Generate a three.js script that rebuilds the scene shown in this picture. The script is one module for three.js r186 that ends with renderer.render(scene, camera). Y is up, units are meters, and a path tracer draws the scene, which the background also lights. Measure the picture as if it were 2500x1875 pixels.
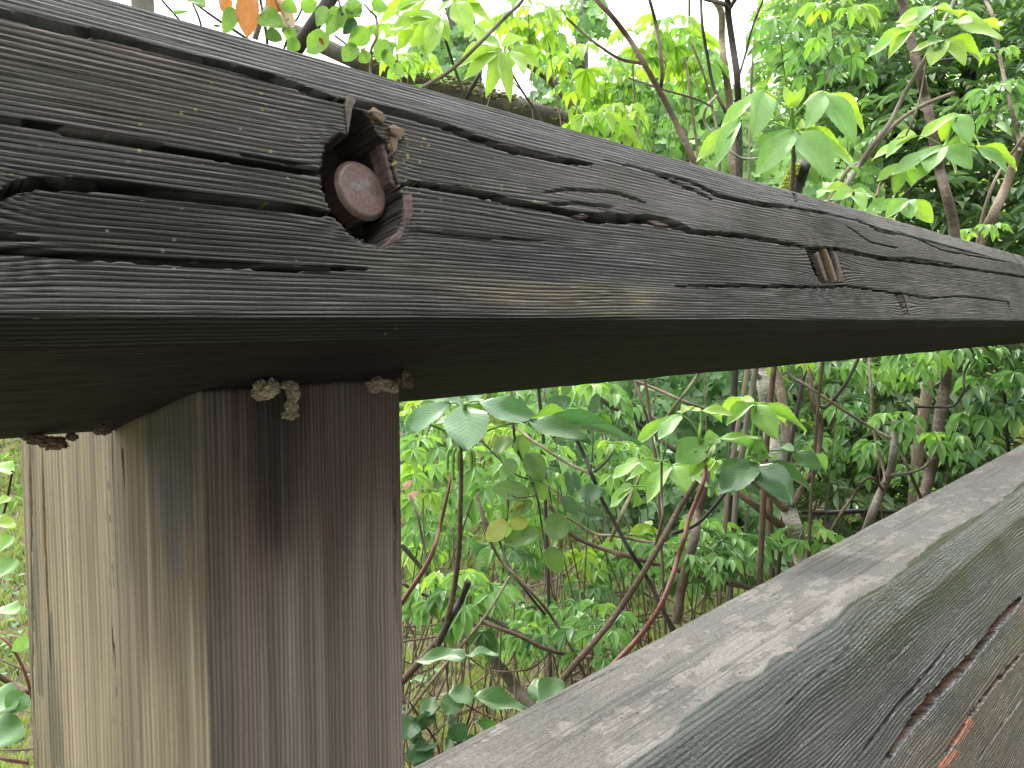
import * as THREE from 'three';
import { mergeGeometries } from 'three/addons/utils/BufferGeometryUtils.js';

// ---------------------------------------------------------------- camera, sky, sun, exposure
const F = 2100, W = 2500, H = 1875, CX = 1250, CY = 937.5;          // lens in photograph pixels
const PITCH = Math.atan((CY - 785) / F), YAW = 40.6837 * Math.PI / 180, EYE = new THREE.Vector3(0, 1.15, 0);
const scene = new THREE.Scene();
const camera = new THREE.PerspectiveCamera(2 * Math.atan(CY / F) * 180 / Math.PI, 4 / 3, 0.02, 400);
camera.position.copy(EYE); camera.rotation.x = -PITCH; camera.updateMatrixWorld();
const renderer = new THREE.WebGLRenderer({ antialias: true });
renderer.toneMapping = THREE.LinearToneMapping;
renderer.toneMappingExposure = 3.8;
renderer.shadowMap.enabled = true;

{ // even overcast sky, brightest overhead
  const w = 64, h = 64, a = new Float32Array(w * h * 4);
  for (let j = 0; j < h; j++) for (let i = 0; i < w; i++) {
    const el = ((j + .5) / h - .5) * Math.PI, s = Math.max(0, Math.sin(el)), l = 1.55 * (0.55 + 0.45 * s), k = (j * w + i) * 4;
    a[k] = l * .985; a[k + 1] = l; a[k + 2] = l * 1.03; a[k + 3] = 1;
  }
  const sky = new THREE.DataTexture(a, w, h, THREE.RGBAFormat, THREE.FloatType);
  sky.mapping = THREE.EquirectangularReflectionMapping; sky.magFilter = sky.minFilter = THREE.LinearFilter; sky.needsUpdate = true;
  scene.background = sky; scene.environment = sky;
}
const sun = new THREE.DirectionalLight(0xfff6e8, 1.5);
sun.position.set(-4, 10, -10); sun.target.position.set(0, 0, -2); sun.castShadow = true; sun.shadow.radius = 30;
Object.assign(sun.shadow.camera, { left: -14, right: 14, top: 14, bottom: -14, near: 0.5, far: 60 });
scene.add(sun, sun.target);

// ---------------------------------------------------------------- helpers
const V = (x, y, z) => new THREE.Vector3(x, y, z);
let seed = 1234567;
const rnd = () => { seed |= 0; seed = seed + 0x6D2B79F5 | 0; let t = Math.imul(seed ^ seed >>> 15, 1 | seed); t = t + Math.imul(t ^ t >>> 7, 61 | t) ^ t; return ((t ^ t >>> 14) >>> 0) / 4294967296; };
const rr = (a, b) => a + (b - a) * rnd();
const clamp = (x, a = 0, b = 1) => x < a ? a : x > b ? b : x;
const ss = (a, b, x) => { x = clamp((x - a) / (b - a)); return x * x * (3 - 2 * x); };
const mix = (a, b, k) => a + (b - a) * k;
const hash = (i, j) => { let h = Math.imul(i, 374761393) + Math.imul(j, 668265263) | 0; h = Math.imul(h ^ h >>> 13, 1274126177); return ((h ^ h >>> 16) >>> 0) / 4294967296; };
function noise(x, y) { // value noise, -1..1
  const i = Math.floor(x), j = Math.floor(y); let u = x - i, v = y - j; u = u * u * (3 - 2 * u); v = v * v * (3 - 2 * v);
  const a = hash(i, j), b = hash(i + 1, j), c = hash(i, j + 1), d = hash(i + 1, j + 1);
  return 2 * (a + (b - a) * u + (c - a) * v + (a - b - c + d) * u * v) - 1;
}
const fbm = (x, y) => .55 * noise(x, y) + .3 * noise(x * 2.1 + 5, y * 2.1 + 9) + .15 * noise(x * 4.3 + 1, y * 4.3 + 2);
const toS = c => 255 * (c <= .0031308 ? 12.92 * c : 1.055 * Math.pow(clamp(c), 1 / 2.4) - .055);

// a point seen at pixel (x, y) of the photograph, z metres ahead
const cp = Math.cos(PITCH), sp = Math.sin(PITCH);
const rayAt = (x, y) => { const a = (x - CX) / F, b = (CY - y) / F; return V(a, b * cp - sp, -(cp + b * sp)); };
const at = (x, y, z) => rayAt(x, y).multiplyScalar(z).add(EYE);
// axes of the railing: along, away from the path, up
const AL = V(Math.sin(YAW), 0, -Math.cos(YAW)), AW = V(-Math.cos(YAW), 0, -Math.sin(YAW)), UP = V(0, 1, 0);
const section = (x, y) => { const r = rayAt(x, y), n = r.dot(AW); return { rho: r.y / n, tau: r.dot(AL) / n }; };

const taken = {};
const numbered = n => { const k = taken[n] = (taken[n] ?? -1) + 1; return k ? `${n}_${String(k).padStart(3, '0')}` : n; };
function tag(o, label, category, group, kind) { o.userData = { label, category }; if (group) o.userData.group = group; if (kind) o.userData.kind = kind; return o; }
function thing(name, label, category, pos = V(0, 0, 0), group) { const o = new THREE.Group(); o.name = numbered(name); o.position.copy(pos); scene.add(o); return tag(o, label, category, group); }
function mesh(name, geo, mat, parent) { const m = new THREE.Mesh(geo, mat); m.name = name; m.castShadow = m.receiveShadow = true; (parent || scene).add(m); return m; }
const mat = (r, g, b, rough = .9, extra = {}) => { const m = new THREE.MeshPhysicalMaterial({ roughness: rough, side: THREE.DoubleSide, ...extra }); m.color.setRGB(r, g, b); return m; };
function texture(w, h, fn, srgb, wrap = THREE.MirroredRepeatWrapping) { // fn(u, v) -> [r, g, b] linear, or grey value
  const a = new Uint8Array(w * h * 4);
  for (let j = 0, k = 0; j < h; j++) for (let i = 0; i < w; i++, k += 4) {
    const c = fn((i + .5) / w, (j + .5) / h);
    if (typeof c === 'number') a[k] = a[k + 1] = a[k + 2] = 255 * clamp(c);
    else { a[k] = srgb ? toS(c[0]) : 255 * clamp(c[0]); a[k + 1] = srgb ? toS(c[1]) : 255 * clamp(c[1]); a[k + 2] = srgb ? toS(c[2]) : 255 * clamp(c[2]); }
    a[k + 3] = 255;
  }
  const t = new THREE.DataTexture(a, w, h); t.magFilter = t.minFilter = THREE.LinearFilter; t.wrapS = t.wrapT = wrap;
  if (srgb) t.colorSpace = THREE.SRGBColorSpace; t.needsUpdate = true; return t;
}

// ---------------------------------------------------------------- ground
const rel = (x, f) => { // terrain height below / above the eye at x right, f ahead
  let y = f < 5 ? -2.15 + .08 * Math.max(0, f - 2.5) : f < 14 ? -1.95 + (f - 5) * .235 : .165 + (f - 14) * .26;
  y += .25 * noise(x * .35 + 7, f * .35) * ss(2, 6, f) + .06 * noise(x * 1.7, f * 1.7);
  y += ss(2.5, 7, x) * ss(4, 12, f) * 1.3 - ss(-1, -5, x) * ss(9, 14, f) * .4;
  return y;
};
const groundY = (x, z) => EYE.y + rel(x, Math.max(-6, -z));
{
  const xs = [], zs = [];
  for (let i = 0; i <= 150; i++) { const k = i / 75 - 1; xs.push(9 * k + 60 * k * Math.abs(k) ** 3); }
  for (let i = 0; i <= 150; i++) { const k = i / 150; zs.push(-(-6 + 22 * k + 74 * k ** 4)); }
  const pos = [], uv = [], idx = [];
  zs.forEach(z => xs.forEach(x => { pos.push(x, groundY(x, z), z); uv.push(x / 8, z / 8); }));
  const n = xs.length;
  for (let j = 0; j + 1 < zs.length; j++) for (let i = 0; i + 1 < n; i++) { const a = j * n + i; idx.push(a, a + 1, a + n, a + 1, a + n + 1, a + n); }
  const g = new THREE.BufferGeometry(); g.setAttribute('position', new THREE.Float32BufferAttribute(pos, 3)); g.setAttribute('uv', new THREE.Float32BufferAttribute(uv, 2)); g.setIndex(idx); g.computeVertexNormals();
  const map = texture(1024, 1024, (u, v) => {
    const x = u * 8, y = v * 8, k = ss(-.15, .35, fbm(x * 1.1, y * 1.1) + .3 * noise(x * 9, y * 9)), s = .75 + .5 * hash(Math.floor(x * 90), Math.floor(y * 90)) * .6 + .2 * noise(x * 25, y * 25);
    return [mix(.15, .17, k) * s, mix(.11, .25, k) * s, mix(.075, .06, k) * s];
  }, true);
  const m = mat(1, 1, 1, .95, { map, bumpMap: map, bumpScale: .03 });
  const o = mesh('ground', g, m); o.userData = { kind: 'structure', label: 'grassy ravine bank strewn with brown leaf litter behind the railing' };
}

// ---------------------------------------------------------------- the timbers
const U1 = .36;                                                      // unit: metres from the eye's line to the rail
// skin of a timber: section outline (a, b) swept along s; height(s, q) sinks the surface, q runs along the outline in metres
function timber({ name, parent, outline, fine, round, cols, sOf, place, height, material, uvOf, coarse = .012 }) {
  const pts = outline.map(([a, b]) => [a * U1, b * U1]);
  const raw = [], step = .0005; let q = 0; const cum = [0];
  for (let i = 0; i < pts.length; i++) {
    const [a0, b0] = pts[i], [a1, b1] = pts[(i + 1) % pts.length], L = Math.hypot(a1 - a0, b1 - b0), n = Math.max(2, Math.round(L / step));
    for (let k = 0; k < n; k++) raw.push([mix(a0, a1, k / n), mix(b0, b1, k / n), q + L * k / n]);
    q += L; cum.push(q);
  }
  const N = raw.length, w = Math.round(round / step);
  let sm = raw.map(p => [p[0], p[1]]);
  for (let pass = 0; pass < 2; pass++) {
    const out = []; let sa = 0, sb = 0;
    for (let k = -w; k <= w; k++) { const p = sm[(k + N) % N]; sa += p[0]; sb += p[1]; }
    for (let i = 0; i < N; i++) { out.push([sa / (2 * w + 1), sb / (2 * w + 1)]); const p = sm[(i + w + 1) % N], r = sm[(i - w + N) % N]; sa += p[0] - r[0]; sb += p[1] - r[1]; }
    sm = out;
  }
  let area = 0; for (let i = 0; i < N; i++) { const p = sm[i], r = sm[(i + 1) % N]; area += p[0] * r[1] - p[1] * r[0]; }
  const sgn = area > 0 ? 1 : -1, rows = [];
  for (let i = 0, last = -1; i <= N; i++) {
    const qq = i < N ? raw[i][2] : q, gap = fine(qq, cum);
    if (i === N || last < 0 || qq - last >= (gap || coarse) - 1e-6) {
      const p = sm[i % N], a = sm[(i - 2 + N) % N], b = sm[(i + 2) % N], dx = b[0] - a[0], dy = b[1] - a[1], l = Math.hypot(dx, dy);
      rows.push({ a: p[0], b: p[1], na: sgn * dy / l, nb: -sgn * dx / l, q: qq, fine: !!gap }); last = qq;
    }
  }
  const R = rows.length, C = cols.length, pos = new Float32Array(R * C * 3), uv = new Float32Array(R * C * 2), idx = [];
  rows.forEach((r, j) => {
    for (let i = 0; i < C; i++) {
      const s = sOf ? sOf(cols[i], r.a) : cols[i], dp = r.fine ? height(s, r.q, cum) : 0, k = j * C + i;
      const P = place(s, r.a - r.na * dp, r.b - r.nb * dp), t = uvOf(s, r.q);
      pos[k * 3] = P.x; pos[k * 3 + 1] = P.y; pos[k * 3 + 2] = P.z; uv[k * 2] = t[0]; uv[k * 2 + 1] = t[1];
    }
  });
  for (let j = 0; j + 1 < R; j++) for (let i = 0; i + 1 < C; i++) { const a = j * C + i; idx.push(a, a + C, a + 1, a + 1, a + C, a + C + 1); }
  const e = (i, flip) => { // end caps
    const c0 = pos.length; let m = V(0, 0, 0); rows.forEach((r, j) => m.add(V(pos[(j * C + i) * 3], pos[(j * C + i) * 3 + 1], pos[(j * C + i) * 3 + 2]))); m.multiplyScalar(1 / R); return m;
  };
  const g = new THREE.BufferGeometry(), P2 = new Float32Array(pos.length + 6), T2 = new Float32Array(uv.length + 4); P2.set(pos); T2.set(uv);
  [0, C - 1].forEach((i, k) => { const m = e(i); P2.set([m.x, m.y, m.z], pos.length + 3 * k); const c = R * C + k; for (let j = 0; j + 1 < R; j++) { const a = j * C + i, b = (j + 1) * C + i; k ? idx.push(c, a, b) : idx.push(c, b, a); } });
  g.setAttribute('position', new THREE.BufferAttribute(P2, 3)); g.setAttribute('uv', new THREE.BufferAttribute(T2, 2));
  // turn faces outward
  const tri = (a, b, c) => { const A = V(...P2.slice(a * 3, a * 3 + 3)), B = V(...P2.slice(b * 3, b * 3 + 3)), D = V(...P2.slice(c * 3, c * 3 + 3)); return B.sub(A).cross(D.sub(A)); };
  const j0 = R >> 2, i0 = C >> 1, k0 = j0 * C + i0, r0 = rows[j0], s0 = sOf ? sOf(cols[i0], r0.a) : cols[i0];
  const out = place(s0, r0.a + r0.na, r0.b + r0.nb).sub(place(s0, r0.a, r0.b));
  if (tri(k0, k0 + C, k0 + 1).dot(out) < 0) for (let i = 0; i < idx.length; i += 3) { const t = idx[i]; idx[i] = idx[i + 1]; idx[i + 1] = t; }
  g.setIndex(idx); g.computeVertexNormals();
  return mesh(name, g, material, parent);
}
const spread = (list) => { const o = []; list.forEach(([a, b, st]) => { const n = Math.max(1, Math.round((b - a) / st)); for (let i = 0; i < n; i++) o.push(mix(a, b, i / n)); }); o.push(list[list.length - 1][1]); return o; };
// a crack: traced line (s, q), half width, depth
function crackOf(pts, half, depth, jag = .0003) { const p = pts.slice().sort((a, b) => a[0] - b[0]); return { p, a: p[0][0], b: p[p.length - 1][0], half, depth, jag, id: Math.floor(pts[0][0] * 9173) }; }
function crackDepth(cs, s, q) {
  let dmax = 0;
  for (const c of cs) {
    if (s < c.a || s > c.b) continue;
    let k = 0; while (k + 2 < c.p.length && c.p[k + 1][0] < s) k++;
    const [s0, q0] = c.p[k], [s1, q1] = c.p[k + 1], u = (s - s0) / (s1 - s0 || 1e-9), m = q0 + (q1 - q0) * (u * .7 + .3 * u * u * (3 - 2 * u));
    const taper = Math.sqrt(clamp(Math.min(s - c.a, c.b - s) / Math.max(.01, .12 * (c.b - c.a)))), wv = c.half * taper * (1 + .28 * noise(s * 24 + c.id, 3.3));
    const off = Math.abs(q - m - c.jag * noise(s * 90, c.id) - c.jag * .5 * noise(s * 190, c.id + 7));
    if (off < wv) { const d = c.depth * (.35 + .65 * taper) * ss(0, .3, 1 - off / wv); if (d > dmax) dmax = d; }
  }
  return dmax;
}
function polySDF(poly, x, y) { // negative inside
  let d = 1e9, inside = false;
  for (let i = 0, j = poly.length - 1; i < poly.length; j = i++) {
    const [xi, yi] = poly[i], [xj, yj] = poly[j], ex = xj - xi, ey = yj - yi, wx = x - xi, wy = y - yi, k = clamp((wx * ex + wy * ey) / (ex * ex + ey * ey));
    d = Math.min(d, Math.hypot(wx - ex * k, wy - ey * k));
    if ((yi > y) !== (yj > y) && x < ex * (y - yi) / ey + xi) inside = !inside;
  }
  return inside ? -d : d;
}
const bumpFn = (e, w = 9) => w;
const railPlace = (s, a, b) => V(EYE.x, EYE.y, EYE.z).addScaledVector(AL, s).addScaledVector(AW, a).addScaledVector(UP, b);

// ---- upper beam: leaning back, chamfered edges (T, G = upper chamfer; F, C = lower chamfer)
const BEAM = [[1.42, .322], [1.1263, .4134], [1.071, .3427], [.968, .006], [1, -.028], [1.6, -.2], [1.66, .269]];
const cumOf = o => { let q = 0; const c = [0]; for (let i = 0; i < o.length; i++) { const [a, b] = o[i], [e, f] = o[(i + 1) % o.length]; q += Math.hypot(e - a, f - b) * U1; c.push(q); } return c; };
function hitter(outline, from, to) { // pixel -> (s, q) on the outline's faces from..to
  const cum = cumOf(outline);
  return (x, y) => {
    const { rho, tau } = section(x, y); let best = null;
    for (let i = from; i < to; i++) {
      const [a0, b0] = outline[i], [a1, b1] = outline[i + 1], k = (rho * a0 - b0) / ((b1 - b0) - rho * (a1 - a0));
      const over = k < 0 ? -k : k > 1 ? k - 1 : 0;
      if (!best || over < best.over) best = { over, r: [tau * (a0 + k * (a1 - a0)) * U1, cum[i] + k * (cum[i + 1] - cum[i])] };
    }
    return best.r;
  };
}
const bh = hitter(BEAM, 1, 5), BQ = cumOf(BEAM);
const bl = (...p) => p.map(([x, y]) => bh(x, y));
const beamCracks = [
  crackOf(bl([-60, 12], [0, 26], [145, 62], [289, 90], [434, 130], [579, 161], [687, 192], [760, 220], [825, 244]), .0027, .016),
  crackOf(bl([815, 242], [905, 258], [1000, 280], [1075, 304], [1160, 336], [1250, 366], [1363, 390], [1448, 400]), .0025, .015),
  crackOf(bl([300, 100], [500, 152], [640, 186], [800, 236]), .0011, .006),
  crackOf(bl([1470, 388], [1589, 418], [1680, 440], [1758, 478], [1843, 497], [1928, 505], [2013, 520], [2086, 537], [2154, 560], [2267, 588], [2420, 628]), .0021, .013),
  crackOf(bl([1600, 424], [1680, 458], [1741, 487]), .0012, .005), crackOf(bl([2090, 534], [2142, 562], [2188, 573]), .0022, .006), crackOf(bl([2060, 548], [2130, 593], [2196, 606]), .0011, .004),
  crackOf(bl([-60, 282], [0, 290], [90, 304], [181, 322], [325, 347], [470, 372], [579, 390], [687, 409], [800, 424]), .0016, .013),
  crackOf(bl([580, 372], [690, 392], [800, 414]), .0008, .004),
  crackOf(bl([-60, 500], [0, 479], [36, 459], [90, 446], [181, 448], [289, 457], [398, 470], [542, 488], [687, 504], [835, 523]), .0021, .015),
  crackOf(bl([966, 468], [994, 448], [1033, 452], [1120, 463], [1250, 492], [1363, 514], [1436, 531], [1521, 533], [1617, 539], [1679, 565], [1815, 576], [1917, 593], [1990, 607]), .0023, .015, .0006),
  crackOf(bl([1400, 528], [1500, 532], [1617, 540], [1700, 568]), .0036, .012, .0008),
  crackOf(bl([1960, 602], [2041, 608], [2154, 630], [2239, 639], [2380, 658], [2520, 679]), .0025, .012),
  crackOf(bl([-60, 611], [0, 613], [113, 616], [283, 630], [430, 638], [565, 644], [706, 655], [900, 655]), .0012, .006), crackOf(bl([-60, 566], [0, 575], [90, 584]), .0013, .006),
  crackOf(bl([1646, 698], [1815, 698], [1996, 700], [2069, 698], [2188, 715], [2267, 727], [2352, 723], [2470, 737]), .0013, .008),
  crackOf(bl([1000, 560], [1150, 575], [1330, 590]), .0009, .003), crackOf(bl([1320, 470], [1400, 462], [1500, 470], [1580, 496]), .001, .003), crackOf(bl([1330, 500], [1420, 496], [1500, 506]), .001, .003),
  crackOf(bl([2180, 560], [2300, 610], [2460, 640]), .0012, .006), crackOf(bl([2140, 633], [2230, 630], [2330, 645]), .001, .005),
];
const hole = bl([850, 272], [852, 300], [855, 328], [836, 326], [816, 334], [799, 358], [790, 402], [793, 457], [812, 509], [836, 540], [864, 573], [900, 592], [930, 597], [962, 578], [982, 530], [988, 480], [974, 458], [968, 425], [958, 380], [944, 345], [918, 318], [906, 292], [888, 272], [868, 262]);
const slots = [bl([1966, 602], [2040, 606], [2068, 690], [2006, 694], [1986, 660]), bl([2184, 714], [2196, 716], [2216, 770], [2208, 770]), bl([2458, 736], [2466, 738], [2474, 766], [2468, 766]), bl([1935, 470], [1944, 472], [1950, 497], [1942, 496])];
const holeC = bh(880, 445), holeR = [.05, .045];
const beamKnots = [[...bh(885, 440), .028, .022, .6], [...bh(-60, 540), .018, .016, .6], [...bh(2030, 655), .07, .022, .8], [...bh(2215, 745), .06, .014, .8], [...bh(1945, 486), .05, .008, .7], [...bh(1420, 520), .09, .016, .45], [...bh(2470, 752), .06, .012, .7], [...bh(1560, 640), .1, .012, .35], [...bh(1300, 690), .07, .01, .3]];
function grain(knots, t, q, sd) {
  let g = q + .0030 * noise(t * 2.6 + sd, q * 6 + sd) + .0006 * noise(t * 9 + sd, q * 16) + .00012 * noise(t * 50, q * 90);
  for (const [a, b, l, h, k] of knots) { const x = (t - a) / l, y = (q - b) / h, e = x * x + y * y; if (e < 9) g = b + (g - b) * (1 - k * Math.exp(-e * .9)); }
  return g;
}
// ridges of late wood: 1 on a ridge, 0 in the worn early wood between
const rings = (g, lam, sharp) => { const p = g / lam + .55 * noise(g / lam * .23, 4.7), i = Math.floor(p), f = p - i, w = .3 + .25 * hash(i, 77), x = f < w ? f / w : (1 - f) / (1 - w); return Math.pow(ss(0, 1, x), sharp) * (.8 + .2 * hash(i, 5)); };
const lamBeam = q => q < BQ[2] ? .0027 : q < BQ[3] ? mix(.0043, .0031, (q - BQ[2]) / (BQ[3] - BQ[2])) : .0028;
const ringBeam = (t, q) => { const g = grain(beamKnots, t, q, 3.1), z = q < BQ[2] ? 0 : q < BQ[3] ? 1 : 2; return z === 0 ? rings(g + .7, .0034, .75) : z === 1 ? rings(g * (1 + 1.2 * (g - BQ[2])), .0034, 1.1) : rings(g + .3, .0027, 1); };
const flat = bh(1620, 500), flat2 = bh(2250, 600);
const roughBeam = (t, q) => { // how strongly the grain stands out
  const f = Math.exp(-(((t - flat[0]) / .22) ** 2 + ((q - flat[1]) / .02) ** 2)) + .8 * Math.exp(-(((t - flat2[0]) / .5) ** 2 + ((q - flat2[1]) / .02) ** 2));
  return (q > BQ[4] ? .15 : q > BQ[3] ? .5 : 1) * (1 - .72 * clamp(f)) * (.85 + .13 * noise(t * 5, q * 30));
};
function beamHeight(t, q) {
  let d = .0016 * roughBeam(t, q) * (1 - ringBeam(t, q)) + .0009 * fbm(t * 5, q * 10) + crackDepth(beamCracks, t, q);
  if (q > BQ[4]) d += .0012 * fbm(t * 20 + 4, q * 60);
  if (Math.abs(t - holeC[0]) < holeR[0] && Math.abs(q - holeC[1]) < holeR[1]) {
    const s = polySDF(hole, t, q) + .0012 * noise(t * 350, q * 350) + .0005 * noise(t * 900, q * 900);
    if (s < 0) d = Math.max(d, .034 * ss(0, -.0016, s) + .002 * fbm(t * 200, q * 200));
    else if (s < .004) d += .0014 * (1 - s / .004) ** 2;
  }
  for (const p of slots) if (Math.abs(t - p[0][0]) < .12 && Math.abs(q - p[0][1]) < .04) { const s = polySDF(p, t, q) + .0006 * noise(t * 300, q * 500); if (s < 0) d = Math.max(d, .011 * ss(0, -.0016, s)); }
  return d;
}
const blotch = (t, q, c, a, b) => Math.exp(-(((t - c[0]) / a) ** 2 + ((q - c[1]) / b) ** 2));
const spots = { pink: bh(330, 190), tan: bh(1430, 725), tan2: bh(1010, 640), green: bh(2110, 735), blue: bh(1400, 640), grey: bh(1650, 500), pale: bh(1900, 520), low: bh(300, 560), far: bh(2420, 650) };
const lich = []; for (let i = 0; i < 80; i++) { const k = rnd(); const p = k < .4 ? bh(rr(20, 800), rr(200, 520)) : k < .75 ? bh(rr(950, 1050), rr(330, 480)) : bh(rr(900, 1500), rr(440, 520)); lich.push([p[0], p[1], rr(.0003, .0008) * (k > .4 && k < .75 ? 1.4 : 1), rnd()]); }
const bird = []; for (let i = 0; i < 70; i++) { const p = bh(rr(0, 2480), rr(420, 900)); lich.push([p[0], p[1], rr(.0002, .0006), 2]); }
const lichGrid = {}; lich.forEach(l => { const k = Math.floor(l[0] / .01) + '_' + Math.floor(l[1] / .01); (lichGrid[k] = lichGrid[k] || []).push(l); });
function speckle(grid, t, q) { const i = Math.floor(t / .01), j = Math.floor(q / .01); for (let a = -1; a < 2; a++) for (let b = -1; b < 2; b++) { const c = grid[(i + a) + '_' + (j + b)]; if (c) for (const l of c) { const d = Math.hypot((t - l[0]) * (l[3] === 2 ? .8 : 1), q - l[1]) + .0004 * noise(t * 2500, q * 2500); if (d < l[2]) return l; } } return null; }
const BT0 = -.45, BTL = 2.55, BV = BQ[5];
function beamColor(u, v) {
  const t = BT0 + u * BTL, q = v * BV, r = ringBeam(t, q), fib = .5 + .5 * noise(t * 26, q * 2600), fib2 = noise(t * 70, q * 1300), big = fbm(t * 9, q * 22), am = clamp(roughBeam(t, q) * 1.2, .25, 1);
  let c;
  if (q < BQ[2]) c = [.078, .074, .072]; else if (q < BQ[3]) c = [.074, .069, .065]; else if (q < BQ[4]) c = [.028, .027, .022]; else c = [.015, .011, .009];  // lower chamfer and underside: dark stained wood, with their shade put into the colour
  const add = (k, e) => { c = [mix(c[0], e[0], k), mix(c[1], e[1], k), mix(c[2], e[2], k)]; };
  const n1 = .6 + .5 * noise(t * 30 + 9, q * 90);
  if (q >= BQ[2] && q < BQ[3]) {
    add(.5 * clamp(blotch(t, q, spots.pink, .06, .03) * 1.3 * n1), [.10, .074, .066]);
    add(clamp(blotch(t, q, spots.tan, .10, .010) * 1.2 * n1), [.20, .165, .115]); add(.6 * clamp(blotch(t, q, spots.tan2, .05, .012) * n1), [.11, .105, .075]);
    add(.8 * clamp(blotch(t, q, spots.green, .05, .008) * n1), [.02, .032, .024]); add(.6 * blotch(t, q, spots.blue, .12, .011), [.052, .052, .062]);
    add(.8 * clamp(blotch(t, q, spots.grey, .24, .024) * 1.3), [.125, .115, .108]); add(.5 * clamp(blotch(t, q, spots.pale, .03, .006) * n1), [.15, .14, .128]);
    add(.7 * blotch(t, q, spots.low, .12, .024), [.026, .027, .024]); add(.8 * ss(.55, 1.3, t + .1 * noise(t * 6, q * 40)), [.125, .116, .103]);
    const olive = ss(.1, .5, fbm(t * 14 + 3, q * 30 + 8)); add(.4 * olive, [.07, .072, .05]);
  } else if (q < BQ[2]) { add(.7 * ss(.6, 1.3, t), [.13, .124, .112]); add(.5 * ss(.2, .6, fbm(t * 12, q * 40)), [.10, .10, .10]); }
  const k = mix(1, mix(.24, 2.0, r), am) * (.82 + .32 * fib) * (1 + .12 * fib2) * (1 + .28 * big) * (.86 + .28 * hash(Math.floor(t * 900), Math.floor(q * 3200)));  // grain tones, with light on ridges and shade in grooves put into the colour
  c = [c[0] * k, c[1] * k, c[2] * k];
  if (Math.abs(t - holeC[0]) < holeR[0] && Math.abs(q - holeC[1]) < holeR[1]) { const sd = polySDF(hole, t, q); if (sd < .0012) add(.85, [.03, .023, .02]); else if (t > holeC[0] && sd < .006) add(.55 * (1 - sd / .006), [.10, .085, .055]); }  // hole walls: stained brown, and the shade of the recess put into the colour
  const l = speckle(lichGrid, t, q); if (l && q < BQ[5]) { if (l[3] === 2) add(.6, [.3, .29, .27]); else add(.8, l[3] < .6 ? [.36, .33, .09] : [.2, .22, .1]); }
  return c;
}
const fibre = (t, q, sd) => .5 + .22 * noise(t * 24 + sd, q * 2300) + .16 * noise(t * 60 + sd, q * 1100) + .12 * noise(t * 300, q * 3000 + sd);
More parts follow.
